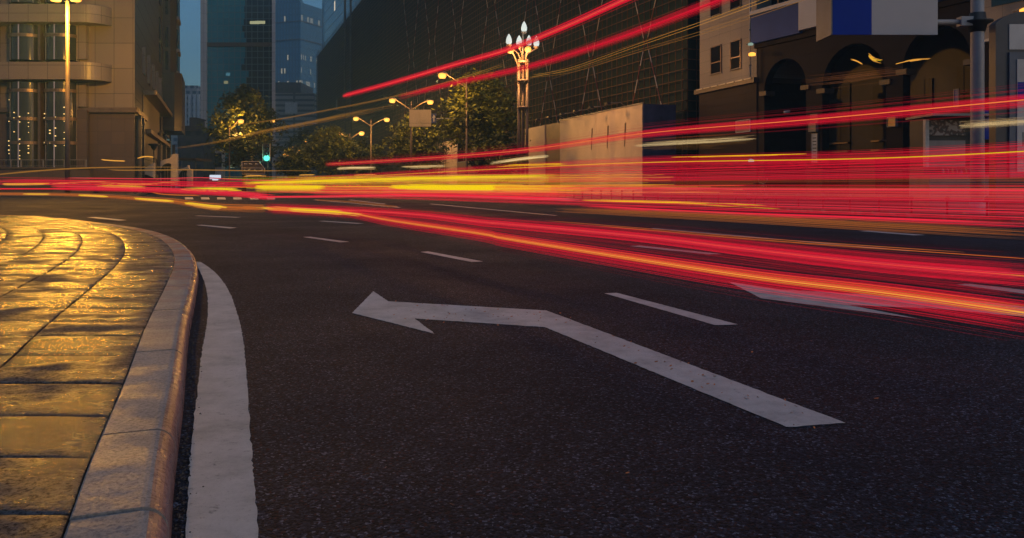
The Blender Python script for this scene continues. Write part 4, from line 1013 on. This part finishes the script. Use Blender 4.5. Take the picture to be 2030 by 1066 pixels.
Yn = 70.0
ln = thing('lane_board', 'dark two panel lane board with white road marks below the traffic light', 'sign', (PX(503, Yn, 0).x, Yn, 0))
xa, xb = PX(480, Yn, 0).x, PX(525, Yn, 0).x
bd = plain('board_dark', (.06, .045, .035), .4); 
mb = MB(); mb.box(xa, xb, Yn, Yn + .12, fz(345, Yn), fz(333.5, Yn)); mb.build('lower_panel', bd, ln)
ff = MB(); z0, z1 = fz(332, Yn), fz(320, Yn); xc = PX(517, Yn, 0).x
mb = MB(); mb._add([(xa, Yn, z0), (xb - .1, Yn, z0), (xc - .15, Yn, z1), (xa, Yn, z1), (xa, Yn+.12, z0), (xb - .1, Yn+.12, z0), (xc - .15, Yn+.12, z1), (xa, Yn+.12, z1)], [(0, 1, 2, 3), (7, 6, 5, 4), (0, 4, 5, 1), (1, 5, 6, 2), (2, 6, 7, 3), (3, 7, 4, 0)]); mb.build('upper_panel', bd, ln)
for a0, b0, a1, b1 in ((xa, fz(345, Yn), xb, fz(345, Yn)), (xa, fz(333, Yn), xb, fz(333, Yn)), (xa, z1, xc - .15, z1), (xb, fz(345, Yn), xb, fz(333, Yn)), (xa, fz(345, Yn), xa, z1), (xc - .15, z1, xb - .1, z0)):
    mb = MB(); mb.tube([(a0, Yn - .03, b0), (a1, Yn - .03, b1)], .028, 6); mb.build('frame', plain('frame_pale', (.4, .33, .27), .5), ln)
mb = MB()
for px in (484, 494, 506): mb.tube([P(px, 324.5, Yn - .04), P(px + 6, 325, Yn - .04)], .03, 6)
for a, b in (((484, 336), (489, 339)), ((489, 339), (496, 335)), ((505, 336), (509, 340)), ((513, 339), (521, 336))): mb.tube([P(*a, Yn - .04), P(*b, Yn - .04)], .03, 6)
mb.build('lane_marks', M['white'], ln)
for px in (486, 517): q = PX(px, Yn + .08, 0); mb = MB(); mb.tube([(q.x, q.y + .1, 0), (q.x, q.y + .1, fz(334, Yn))], .05, 8); mb.build('post', M['dark_steel'], ln)

# lit sign and small car far up the side street
q = P(426, 350.5, 118)
ls = thing('lit_sign', 'small glowing white sign far beneath the glass tower', 'sign', (q.x, 118, 0))
mb = MB(); mb.box(q.x - .78, q.x + .78, 118, 118.3, q.z - .32, q.z + .3); mb.build('panel', M['litwhite'], ls)
mb = MB(); mb.box(q.x - .4, q.x + .4, 118, 118.25, q.z - .52, q.z - .325); mb.build('panel', M['litwhite'], ls)
mb = MB(); mb.tube([(q.x, 118.15, 0), (q.x, 118.15, q.z - .5)], .06, 8); mb.build('post', M['steel'], ls)
Yc = 112.0; q = PX(416.5, Yc, 0)
car = thing('car', 'pale car seen from behind far up the side street', 'car', (q.x, Yc, 0))
cp = plain('car_paint', (.35, .27, .22), .3); wdt = .88
def loft(secs, y0, y1): pass
mb = MB(); prof_ = [(0, .35), (0, .95), (.5, 1.0), (1.0, 1.42), (2.6, 1.42), (3.3, 1.0), (4.3, .85), (4.4, .35)]
n = len(prof_)
mb._add([(q.x - wdt * (.82 if z > 1.2 else 1), Yc + y, z * 1.05) for y, z in prof_] + [(q.x + wdt * (.82 if z > 1.2 else 1), Yc + y, z * 1.05) for y, z in prof_],
        [list(range(n)), list(range(2*n-1, n-1, -1))] + [(i, (i+1) % n, n + (i+1) % n, n + i) for i in range(n)]); mb.build('body', cp, car)
mb = MB(); mb._add([(q.x - .68, Yc + .52, 1.07), (q.x + .68, Yc + .52, 1.07), (q.x + .6, Yc + .93, 1.43), (q.x - .6, Yc + .93, 1.43)], [(0, 1, 2, 3)]); mb.build('rear_window', M['glassdark'], car)
for sx_ in (-1, 1):
    mb = MB(); mb.box(q.x + sx_*.62 - .16, q.x + sx_*.62 + .16, Yc - .03, Yc + .05, .78, .95); mb.build('tail_light', TR['red'], car)
    for yy in (.8, 3.6): mb = MB(); mb.tube([(q.x + sx_*.72, Yc + yy, .32), (q.x + sx_*.9, Yc + yy, .32)], .32, 14); mb.build('wheel', M['rubber'], car)
mb = MB(); mb.box(q.x - .26, q.x + .26, Yc - .02, Yc + .02, .5, .62); mb.build('number_plate', M['white'], car)

# cars waiting in the distance, only their lights clear
for k, (px, lab) in enumerate(((655, 'far dark car below the yellow lit tree'), (676, 'far dark car in the middle of the queue'), (702, 'far dark car nearest the plank hoarding'))):
    Yq = 128 - k * 6; q = PX(px, Yq, 0)
    cr = thing('car', lab, 'car', (q.x, Yq, 0), 'cars waiting far down the street')
    mb = MB(); mb._add([(q.x - .85 * (.8 if z > 1.2 else 1), Yq + y, z) for y, z in prof_] + [(q.x + .85 * (.8 if z > 1.2 else 1), Yq + y, z) for y, z in prof_],
        [list(range(n)), list(range(2*n-1, n-1, -1))] + [(i, (i+1) % n, n + (i+1) % n, n + i) for i in range(n)]); mb.build('body', plain('far_car', (.03, .03, .035), .3), cr)
    for sx_ in (-1, 1):
        mb = MB(); mb.box(q.x + sx_*.6 - .14, q.x + sx_*.6 + .14, Yq - .04, Yq + .05, .75, .92); mb.build('tail_light', TR['red'], cr)
        for yy in (.8, 3.6): mb = MB(); mb.tube([(q.x + sx_*.7, Yq + yy, .31), (q.x + sx_*.86, Yq + yy, .31)], .31, 12); mb.build('wheel', M['rubber'], cr)

# subway entrance shells and stair parapet
YE = 92.0
shell = plain('shell_concrete', (.55, .45, .36), .5, var=.15, scale=.5)
def entrance(label, outl, cpx, cpy, rpx, Y, depth):
    q = PX(cpx, Y, 0); t = thing('subway_entrance', label, 'subway entrance', (q.x, Y, 0))
    o = [(PX(a, Y, 0).x, fz(b, Y)) for a, b in outl]
    n = len(o); mb = MB(); mb._add([(a, Y, c) for a, c in o] + [(a, Y + .5, c) for a, c in o], [list(range(n)), list(range(2*n-1, n-1, -1))] + [(i, (i+1) % n, n+(i+1) % n, n+i) for i in range(n)]); mb.build('shell', shell, t)
    cx_, cz_, r_ = q.x, fz(cpy, Y), rpx * Y / F
    mb = MB(); k = 20; arc = [(cx_ - r_*math.cos(math.pi*j/k*.62), cz_ + r_*math.sin(math.pi*j/k*.62)*1.25) for j in range(k+1)]
    arc = [(cx_ - r_ * .85, .1)] + arc + [(arc[-1][0], .1)]
    m_ = len(arc); mb._add([(a, Y - .06, c) for a, c in arc] + [(a, Y - .004, c) for a, c in arc], [list(range(m_)), list(range(2*m_-1, m_-1, -1))] + [(i, (i+1) % m_, m_+(i+1) % m_, m_+i) for i in range(m_)]); gz_ = mb.build('glazing', M['glass'], t)
    mb = MB(); mb.tube([(a, Y - .08, c) for a, c in arc[1:-1]], .09, 6); mb.build('rim', M['dark_steel'], gz_)
    for j in range(3): xx = cx_ - r_*.5 + j*r_*.4; mb = MB(); mb.box(xx, xx + .06, Y - .1, Y - .062, .1, cz_ + r_*.8); mb.build('mullion', M['steel'], gz_)
    return t
entrance('larger curved concrete subway entrance with glazed arch', [(318, 366), (318, 319), (327, 315.5), (337, 313), (341, 307), (342.5, 305), (350, 305), (350, 366)], 334, 342, 14, YE, 3)
entrance('smaller curved concrete subway entrance beyond the larger one', [(354, 368), (354, 335), (362, 333), (370, 331), (371, 327), (373, 327), (374, 334), (380, 335), (380, 368)], 367, 350, 10, YE + 12, 3)
pt_ = thing('stair_parapet', 'sloping pale stair parapet between the stone building and subway entrance', 'wall', (PX(290, 88, 0).x, 88, 0))
o = [(PX(a, 88, 0).x, fz(b, 88)) for a, b in ((267, 355), (267, 329), (283, 335), (305, 322), (305, 352), (286, 344))]
mb = MB(); n = 6; mb._add([(a, 88, c) for a, c in o] + [(a, 88.4, c) for a, c in o], [list(range(n)), list(range(2*n-1, n-1, -1))] + [(i, (i+1) % n, n+(i+1) % n, n+i) for i in range(n)]); mb.build('parapet_wall', shell, pt_)
mb = MB(); xa = PX(180, 88, 0).x; mb.box(xa, PX(306, 88, 0).x, 88.41, 89, 0, fz(346, 88)); mb.build('dark_wall', M['brown'], pt_)

# ------------------------------------------------------------------ trees
def tree(label, px, Y, halfw, zlo, zhi, nclump, seed, lit, trunk_r=.18, leaf=.30, per=46):
    r2 = random.Random(seed); x = PX(px, Y, 0).x
    t = thing('tree', label, 'tree', (x, Y, .1), 'street trees')
    zc_, hz2 = (zlo + zhi) / 2, (zhi - zlo) / 2
    mb = MB(); zt = zlo + hz2 * 1.1
    mb.tube([(x, Y, .05), (x + .1, Y, zlo * .7), (x - .05, Y + .1, zt)], [trunk_r, trunk_r * .75, trunk_r * .35], 8)
    tips = []
    for k in range(nclump):
        while True:
            u = Vector((r2.uniform(-1, 1), r2.uniform(-1, 1), r2.uniform(-1, 1)))
            if .12 < u.length < 1: break
        wz = 1 - .45 * max(0, u.z) - .12 * max(0, -u.z)
        p = Vector((x + u.x * halfw * wz * r2.uniform(.85, 1.12), Y + u.y * halfw * .8 * wz, zc_ + u.z * hz2))
        tips.append(p)
        if k % 4 == 0:
            b = Vector((x, Y, max(zlo * .75, min(zt - .4, p.z - abs(p.x - x) * .6 - .5))))
            mb.tube([b, b.lerp(p, .55) + Vector((0, 0, .15)), p], [trunk_r * .3, trunk_r * .18, .02], 5)
    mb.build('trunk', M['bark'], t)
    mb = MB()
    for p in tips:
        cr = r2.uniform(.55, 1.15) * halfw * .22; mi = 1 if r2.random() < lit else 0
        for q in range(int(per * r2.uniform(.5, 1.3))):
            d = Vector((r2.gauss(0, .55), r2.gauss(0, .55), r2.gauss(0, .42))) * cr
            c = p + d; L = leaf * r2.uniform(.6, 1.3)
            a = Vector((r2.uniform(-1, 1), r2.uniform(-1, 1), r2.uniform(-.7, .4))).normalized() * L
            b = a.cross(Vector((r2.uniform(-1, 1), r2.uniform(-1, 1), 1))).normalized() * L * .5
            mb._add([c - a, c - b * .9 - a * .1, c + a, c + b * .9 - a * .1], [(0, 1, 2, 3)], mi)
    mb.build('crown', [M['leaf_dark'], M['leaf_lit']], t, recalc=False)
    return t
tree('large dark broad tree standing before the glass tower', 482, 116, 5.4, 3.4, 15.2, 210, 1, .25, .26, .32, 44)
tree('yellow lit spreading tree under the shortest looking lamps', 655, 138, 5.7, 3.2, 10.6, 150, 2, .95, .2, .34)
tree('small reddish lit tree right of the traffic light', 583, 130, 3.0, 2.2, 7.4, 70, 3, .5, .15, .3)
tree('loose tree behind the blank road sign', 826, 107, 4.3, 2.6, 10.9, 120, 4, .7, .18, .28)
tree('biggest yellow lit tree beside the globe lamp post', 950, 82, 4.4, 4.0, 12.6, 190, 5, .85, .22, .26, 44)
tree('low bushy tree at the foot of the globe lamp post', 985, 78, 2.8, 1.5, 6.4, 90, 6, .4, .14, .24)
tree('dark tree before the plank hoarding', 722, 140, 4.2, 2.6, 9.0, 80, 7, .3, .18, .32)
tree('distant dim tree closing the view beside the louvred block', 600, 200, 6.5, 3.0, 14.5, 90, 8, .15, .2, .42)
# ------------------------------------------------------------------ light trails: bundles of thin glowing strands at lamp height
def polyY(nodes, y0, y1):
    """straight-line depth between the ends of a path"""
    xs = [n[0] for n in nodes]; a, b = xs[0], xs[-1]
    return [P(px, py, 1 / ((1/y0) + (1/y1 - 1/y0) * (px - a) / (b - a))) for px, py in nodes]
def polyZ(nodes, z):
    return [P(px, py, F * (H - z) / (py - HY)) for px, py in nodes]
def trail(label, pts, wd, ht, strands, seed=0, fade=.12, group='light trails over the road'):
    """strands: list of (material, count, radius, spread) ; spread is a share of the half height"""
    r2 = random.Random(seed + 101)
    path = catmull([Vector(p) for p in pts], 7)
    L0 = len(path)
    mb = MB(); names = []; idx = {}
    for mat, cnt, rad, spread in strands:
        if mat not in idx: idx[mat] = len(names); names.append(mat)
        for k in range(cnt):
            if cnt > 12: u = max(-1.3, min(1.3, r2.gauss(0, .5)))
            elif cnt > 1: u = (-1 + 2 * (k + .5) / cnt) + r2.uniform(-.8, .8) / cnt
            else: u = 0
            oz = u * spread * ht / 2; ox = r2.uniform(-1, 1) * wd / 2
            i0 = int(L0 * fade * r2.random()) if cnt > 1 else 0
            i1 = L0 - (int(L0 * fade * r2.random()) if cnt > 1 else 0)
            seg = path[i0:max(i1, i0 + 3)]
            q = []
            for i, p in enumerate(seg):
                t = (seg[min(i+1, len(seg)-1)] - seg[max(i-1, 0)]); nn = Vector((t.y, -t.x, 0))
                if nn.length > 0: nn.normalize()
                q.append(p + nn * ox + Vector((0, 0, oz)))
            rr = rad * r2.uniform(.7, 1.3); rs = [rr] * len(q)
            rs[0] = rs[-1] = rr * .2
            mb.tube(q, rs, 3 if cnt > 1 else 6, idx[mat], cap=False, smooth=False)
    o = mb.build('light_trail', [TR[n_] for n_ in names], recalc=False)
    return tag(o, label, 'light trail', group)

low = [(2080, 626), (1761, 581), (1507, 550), (1254, 512), (1000, 472), (949, 462), (777, 437), (689, 422), (600, 417), (525, 413.5)]
trail('lowest red trail sweeping over the second turn arrow, orange core', polyZ(low, .55), .03, .20,
      [('deep', 100, .0004, 1.35), ('red', 80, .00048, .8), ('orange', 26, .0006, .35), ('amber', 8, .001, .12), ('amber', 1, .0032, 0)], 1, .05)
up = [(2080, 551), (1761, 525), (1507, 497), (1254, 467), (1000, 444), (955, 440), (836, 426), (718, 418), (600, 413), (525, 410)]
trail('red trail with thin yellow thread just above the lowest red trail', polyZ(up, .58), .03, .20,
      [('deep', 100, .00042, 1.35), ('red', 90, .0005, .8), ('pink', 8, .0008, .2), ('amber', 1, .0032, 0)], 2, .05)
lf = [(527, 412.5), (480, 412), (420, 409), (375, 403), (340, 398), (290, 394.5), (230, 390), (170, 387), (100, 385), (0, 384), (-60, 384)]
trail('wavy orange trail curling left along the far side of the junction', polyZ(lf, .58), .03, .17,
      [('orange', 30, .003, .9), ('brown', 40, .004, 1.3)], 3, .1)
for nm, x0, x1, k in (('amber flare on the wavy trail, nearest the traffic light', 300, 420, 0), ('amber flare on the wavy trail, before the glass tower', 265, 345, 1),
                   ('amber flare on the wavy trail, below the subway entrance', 155, 215, 2), ('amber flare on the wavy trail, below the tall lamp pole', 45, 100, 3)):
    def yy(x):
        for (a, b), (c, d) in zip(lf, lf[1:]):
            if c <= x <= a: return b + (d - b) * (a - x) / (a - c)
    if k == 0: x0, x1 = 365, 450
    xs = [x1 + (x0 - x1) * t / 6 for t in range(7)]
    trail(nm, polyZ([(x, yy(x)) for x in xs], .59), .03, .10, [('amber', 30, .004, 1.1), ('yellow', 14, .004, .5)], 4 + k, .25)
trail('yellow orange glow low along the wavy trail beneath the traffic light', polyZ([(720, 427), (660, 420), (600, 416.5), (540, 413), (470, 411)], .56), .03, .1,
      [('amber', 6, .008, 1.0), ('yellow', 3, .008, .4)], 11, .3)

# high bus lamps
trail('high red trail ending in the dark above the trees, brightest streak', [P(x, y, F*2.2/(HY-y)) for x, y in [(680, 190), (780, 163), (890, 131), (1003, 99), (1120, 52), (1235, 0), (1330, -42)]], .05, .11,
      [('red', 44, .0012, .9), ('deep', 26, .0012, 1.1), ('pink', 6, .0014, .5), ('amber', 1, .005, 0)], 12, .0)
trail('high red trail passing behind the five globe lamp, fainter of the pair', [P(x, y, F*2.2/(HY-y)) for x, y in [(790, 192), (885, 168), (1040, 134), (1200, 84), (1390, 13), (1500, -30)]], .05, .11,
      [('red', 24, .001, .9), ('deep', 34, .0011, 1.1)], 13, .1)
for lab, nodes, z, st in (
    ('dotted gold thread under the fainter high red trail', [(1050, 152), (1130, 137), (1260, 92), (1390, 47), (1530, -4)], 3.2, [('amber', 2, .0016, 1.0)]),
    ('lower gold thread running beside the dotted gold thread', [(1040, 154), (1130, 143), (1260, 104), (1390, 66), (1530, 20), (1600, -4)], 3.0, [('gold', 2, .0018, 1.0)]),
    ('thin gold thread rising from the tree lamp toward the globe lamp', [(478, 247), (560, 235), (640, 220), (760, 196), (870, 168), (1000, 128)], 3.6, [('gold', 3, .0035, 1.0)])):
    trail(lab, [P(x, y, F*(z-H)/(HY-y)) for x, y in nodes], .02, .06, st, 14, .1)
trail('broad hazy gold trail crossing the tree and the traffic light', polyY([(345, 294), (430, 281), (510, 262), (600, 245), (700, 224), (790, 207)], 46, 26), .05, .17,
      [('gold', 22, .0022, 1.0)], 17, .3)
trail('gold trail low before the terrace wall of the stone building', polyY([(-30, 349), (60, 340), (150, 334), (240, 331.5), (360, 331)], 26, 50), .03, .1, [('gold', 14, .0022, 1.0), ('gold', 1, .007, 0)], 18, .3)
trail('beaded gold thread level with the subway entrance', polyY([(180, 334), (230, 337), (300, 337), (380, 336.5), (480, 338), (640, 339)], 60, 64), .02, .06, [('gold', 2, .02, 1.0)], 19, .2)
trail('short golden squiggle before the brown stone base', polyY([(200, 316), (225, 318), (255, 319)], 60, 60), .02, .1, [('amber', 2, .025, .6)], 20, .2)
trail('short golden squiggle across the building corner', polyY([(272, 313), (290, 310), (308, 312)], 60, 60), .02, .1, [('amber', 2, .03, .6)], 21, .2)

# upper red line with a yellow thread
trail('upper red trail with bright thread crossing the hoarding and arches', polyY([(645, 325.5), (850, 313), (1040, 297), (1270, 265), (1600, 237), (2080, 193)], 74, 19), .06, .55,
      [('deep', 60, .0016, 1.1), ('red', 44, .0018, .5), ('amber', 1, .010, 0)], 22, .03)
for lab, nodes, y0, y1, ht, rad in (
    ('cream flash furthest down the street, beside the tree row', [(668, 333.5), (700, 332.5), (745, 332.5)], 70, 66, .28, .035),
    ('cream flash below the blank road sign', [(795, 330.5), (840, 329.5), (882, 329)], 58, 54, .22, .03),
    ('cream flash beside the pale hoarding panel', [(972, 324), (1030, 315), (1088, 309)], 44, 40, .22, .022),
    ('cream flash across the hoarding end and pale building', [(1258, 288), (1330, 284), (1420, 279), (1500, 274)], 32, 27, .34, .009),
    ('cream flash crossing the gantry post', [(1900, 249), (1960, 245), (2080, 237)], 17, 15, .18, .005)):
    trail(lab, polyY(nodes, y0, y1), .04, ht, [('cream', 34, rad * .16, .8), ('gold', 26, rad * .14, 1.3), ('cream', 1, rad * .4, 0)], int(nodes[0][0]), .4)
trail('short yellow dash below the cream flash by the hoarding', polyY([(985, 329), (1050, 326.5), (1122, 325)], 42, 38), .03, .08, [('yellow', 3, .014, 1.0)], 30, .3)
trail('short yellow dash across the foot of the pale building', polyY([(1330, 312), (1450, 309), (1600, 305)], 30, 24), .03, .05, [('yellow', 3, .008, 1.0)], 31, .25)
trail('middle red trail with long yellow thread above the red band', polyY([(540, 357), (700, 350), (1000, 334), (1270, 322), (1710, 316 - 2), (2080, 297)], 74, 14), .06, .5,
      [('deep', 40, .0014, 1.1), ('red', 34, .0015, .6), ('yellow', 1, .009, 0), ('amber', 2, .004, .08)], 32, .03)
def fan(label, yl, yr, n, seed, mats, rad=(.024, .003), xl=620, xr=2080, Yl=72, Yr=14, bend=0.0, ends=0):
    """band of strands between two rays: yl, yr = (top, bottom) at the ends"""
    r2 = random.Random(seed); mb = MB(); idx = {}; names = []
    for k in range(n):
        t = (k + r2.random()) / n
        t = min(1.12, max(-.12, t + r2.gauss(0, .10)))
        a = yl[0] + (yl[1] - yl[0]) * t; b = yr[0] + (yr[1] - yr[0]) * t
        xa = xl + r2.uniform(0, 720) * r2.random(); xb = xr if ends == 0 else xr - r2.uniform(0, ends) * r2.random()
        nodes = []
        for q in range(9):
            x = xa + (xb - xa) * q / 8; u = (x - xl) / (xr - xl)
            nodes.append((x, a + (b - a) * u + bend * math.sin(u * math.pi)))
        Ya = 1 / (1/Yl + (1/Yr - 1/Yl) * (xa - xl) / (xr - xl))
        Yb = 1 / (1/Yl + (1/Yr - 1/Yl) * (xb - xl) / (xr - xl))
        pts = polyY(nodes, Ya, Yb); rr = r2.uniform(.6, 1.4) * rad[1]
        mat = r2.choices([m for m, w_ in mats], [w_ for m, w_ in mats])[0]
        if mat not in idx: idx[mat] = len(names); names.append(mat)
        rs = [max(rr, rr * p.y / Yr * .42) for p in pts]
        mb.tube(pts, rs, 3, idx[mat], cap=False, smooth=False)
    return tag(mb.build('light_trail', [TR[x] for x in names], recalc=False), label, 'light trail', 'light trails over the road')
fan('wide crimson band filling the space under the middle red trail', (355, 366), (303, 352), 110, 41, [('deep', 6), ('red', 7), ('pink', 1)], rad=(0, .0012))
fan('dim brownish red band between the crimson band and the pink band', (364, 368), (350, 370), 24, 42, [('deep', 4), ('brown', 3), ('orange', 1)], rad=(0, .0011))
fan('strong pink red band level with the scooter wheels', (367, 378), (369, 396), 78, 43, [('pink', 3), ('red', 7), ('deep', 1), ('orange', 1)], rad=(0, .00145))
fan('red band over the guard rail beneath the pink band', (379, 388), (396, 438), 110, 44, [('red', 6), ('pink', 2), ('deep', 4)], rad=(0, .0013))
trail('pair of yellow dashes over the red band in front of the hoarding', polyY([(1130, 396.5), (1250, 399), (1360, 402), (1550, 410.5)], 30, 20), .03, .10, [('yellow', 6, .006, .9)], 45, .25)
trail('faint brown orange trail below the red band', polyY([(1100, 415), (1300, 424), (1507, 435), (2080, 467)], 24, 11), .03, .2, [('brown', 50, .0012, 1.1), ('orange', 14, .0009, .7)], 46, .2)
trail('thin orange thread alone on the grey road', polyY([(1080, 438), (1300, 456), (1507, 474), (2080, 514)], 17, 8), .03, .03, [('orange', 2, .0028, 1.0), ('brown', 3, .003, 1.5)], 47, .2)
trail('red stripe low at the foot of the red band', polyY([(1150, 408), (1400, 421), (1700, 432), (2080, 447)], 22, 12), .03, .1, [('red', 30, .0013, 1.2), ('pink', 8, .001, .6)], 48, .2)
# the junction: yellow and red
trail('long yellow band above the yellow bar at the junction', polyY([(480, 363), (560, 361), (700, 357), (900, 352), (1100, 349)], 38, 31), .1, .16, [('yellow', 30, .004, 1.0), ('amber', 30, .0035, 1.5)], 50, .3)
trail('thick yellow bar below the trees in mid street', polyY([(770, 369), (830, 370.5), (900, 371.5), (1000, 372), (1180, 374)], 34, 30), .1, .27, [('yellow', 60, .0045, .9), ('amber', 30, .004, 1.25)], 51, .3)
trail('thick yellow bar below the traffic light', polyY([(505, 371), (560, 371), (645, 371)], 37, 36), .1, .25, [('yellow', 55, .0045, .9), ('amber', 28, .004, 1.25)], 52, .2)
trail('yellow swell right of the subway entrance', polyY([(355, 376), (400, 376), (440, 375.5), (480, 377)], 60, 60), .1, .28, [('yellow', 40, .007, .9), ('amber', 20, .006, 1.3)], 53, .3)
trail('yellow swell below the brown stone base', polyY([(190, 367), (240, 369), (290, 371)], 62, 60), .1, .22, [('yellow', 30, .006, .9), ('amber', 20, .006, 1.3)], 54, .3)
trail('yellow swell under the glass bays', polyY([(5, 365), (50, 365), (100, 364)], 60, 60), .1, .16, [('amber', 4, .024, .9), ('yellow', 2, .02, .5)], 55, .3)
trail('amber ripple before the railing, joining two yellow swells', polyY([(90, 365), (150, 361.5), (200, 361), (260, 365), (300, 364), (360, 359)], 61, 60), .05, .12, [('amber', 4, .018, 1.0)], 56, .2)
trail('pink lined red sheet crossing the junction toward the traffic light', polyY([(100, 371), (240, 373), (400, 379), (480, 384), (545, 391)], 58, 50), .1, .34, [('red', 26, .007, 1.0), ('pink', 5, .008, .9), ('deep', 24, .006, 1.2)], 57, .15)
trail('red sheet low before the brown stone base', polyY([(-30, 360), (100, 361), (300, 363), (480, 366), (620, 366)], 60, 60), .2, .52, [('deep', 40, .005, 1.1), ('red', 26, .006, 1.0)], 58, .2)
trail('thin pink thread above the red sheets', polyY([(135, 352), (300, 354), (400, 352), (480, 356), (640, 359)], 60, 60), .03, .06, [('pink', 2, .02, .5), ('deep', 2, .02, 1.0)], 59, .1)
trail('thin red line at the far edge of the wet road', polyY([(-30, 374), (60, 374), (180, 374.5), (300, 378)], 58, 58), .03, .06, [('red', 2, .024, 1.0), ('pink', 1, .012, 0)], 60, .1)
trail('pink line edging the road under the yellow bars', polyY([(490, 390.5), (640, 389.5), (800, 387), (950, 389.5), (1150, 396)], 44, 27), .03, .09, [('pink', 3, .012, .8), ('red', 3, .014, 1.3)], 61, .1)
trail('red fill behind the yellow bars at mid street', polyY([(540, 374), (700, 378), (900, 380), (1150, 386)], 62, 40), .2, .55, [('red', 34, .005, 1.0), ('deep', 30, .005, 1.2), ('pink', 8, .005, .8), ('orange', 14, .005, 1.0)], 62, .2)
trail('small orange streak on the road before the junction', polyY([(625, 396), (700, 400), (790, 410)], 42, 28), .03, .09, [('brown', 24, .003, 1.2), ('orange', 1, .004, 0)], 63, .2)
trail('small orange lick left of the wavy trail', polyY([(285, 379), (330, 385), (400, 387)], 50, 46), .03, .06, [('orange', 2, .014, 1.0)], 64, .3)
for lab, x0, x1, y in (('short orange dash below the lane board', 478, 528, 348), ('short orange dash below the tree row', 580, 630, 346.5), ('short orange dash before the plank fence', 695, 750, 346)):
    trail(lab, polyY([(x0, y + 1), ((x0+x1)/2, y), (x1, y)], 64, 64), .03, .07, [('amber', 2, .025, .8)], x0, .3)

fan('soft amber glow of many fine strands below the trees at mid street', (350, 374), (343, 368), 64, 71, [('amber', 5), ('yellow', 5), ('orange', 3)], rad=(0, .0026), xl=430, xr=1340, Yl=50, Yr=27, ends=800)
fan('soft orange glow of fine strands between the yellow bars', (368, 382), (366, 384), 60, 72, [('orange', 5), ('amber', 4), ('red', 4)], rad=(0, .0026), xl=440, xr=1500, Yl=48, Yr=24, ends=900)

trail('golden squiggle under the middle arch', polyY([(1680, 116), (1697, 120), (1710, 127)], 30, 30), .02, .05, [('amber', 6, .008, 1.0)], 81, .4)
trail('brighter golden squiggle at the right shoulder of the middle arch', polyY([(1722, 108), (1732, 117), (1752, 122)], 30, 30), .02, .16, [('amber', 9, .009, 1.0), ('yellow', 2, .008, .4)], 82, .5)
trail('long golden squiggle crossing the pier beside the third arch', polyY([(1775, 127), (1800, 121), (1820, 118), (1845, 117)], 30, 30), .02, .06, [('amber', 6, .009, 1.0)], 83, .4)
trail('dim brown smear of light across the arches', polyY([(1590, 165), (1660, 158), (1740, 148), (1800, 141)], 26, 24), .03, .34, [('brown', 36, .0014, 1.1)], 84, .5)
# ------------------------------------------------------------------ dusk haze
m = bpy.data.materials.new('haze'); m.use_nodes = True; N = m.node_tree.nodes; L = m.node_tree.links
N.remove(N['Principled BSDF']); pv = N.new('ShaderNodeVolumePrincipled')
pv.inputs['Density'].default_value = .0008; pv.inputs['Color'].default_value = (.32, .68, 1.0, 1); pv.inputs['Anisotropy'].default_value = .2
L.new(pv.outputs[0], N['Material Output'].inputs['Volume'])
mb = MB(); mb.box(-760, 700, -90, 1000, -1, 175); tag(mb.build('haze', m), kind='stuff')
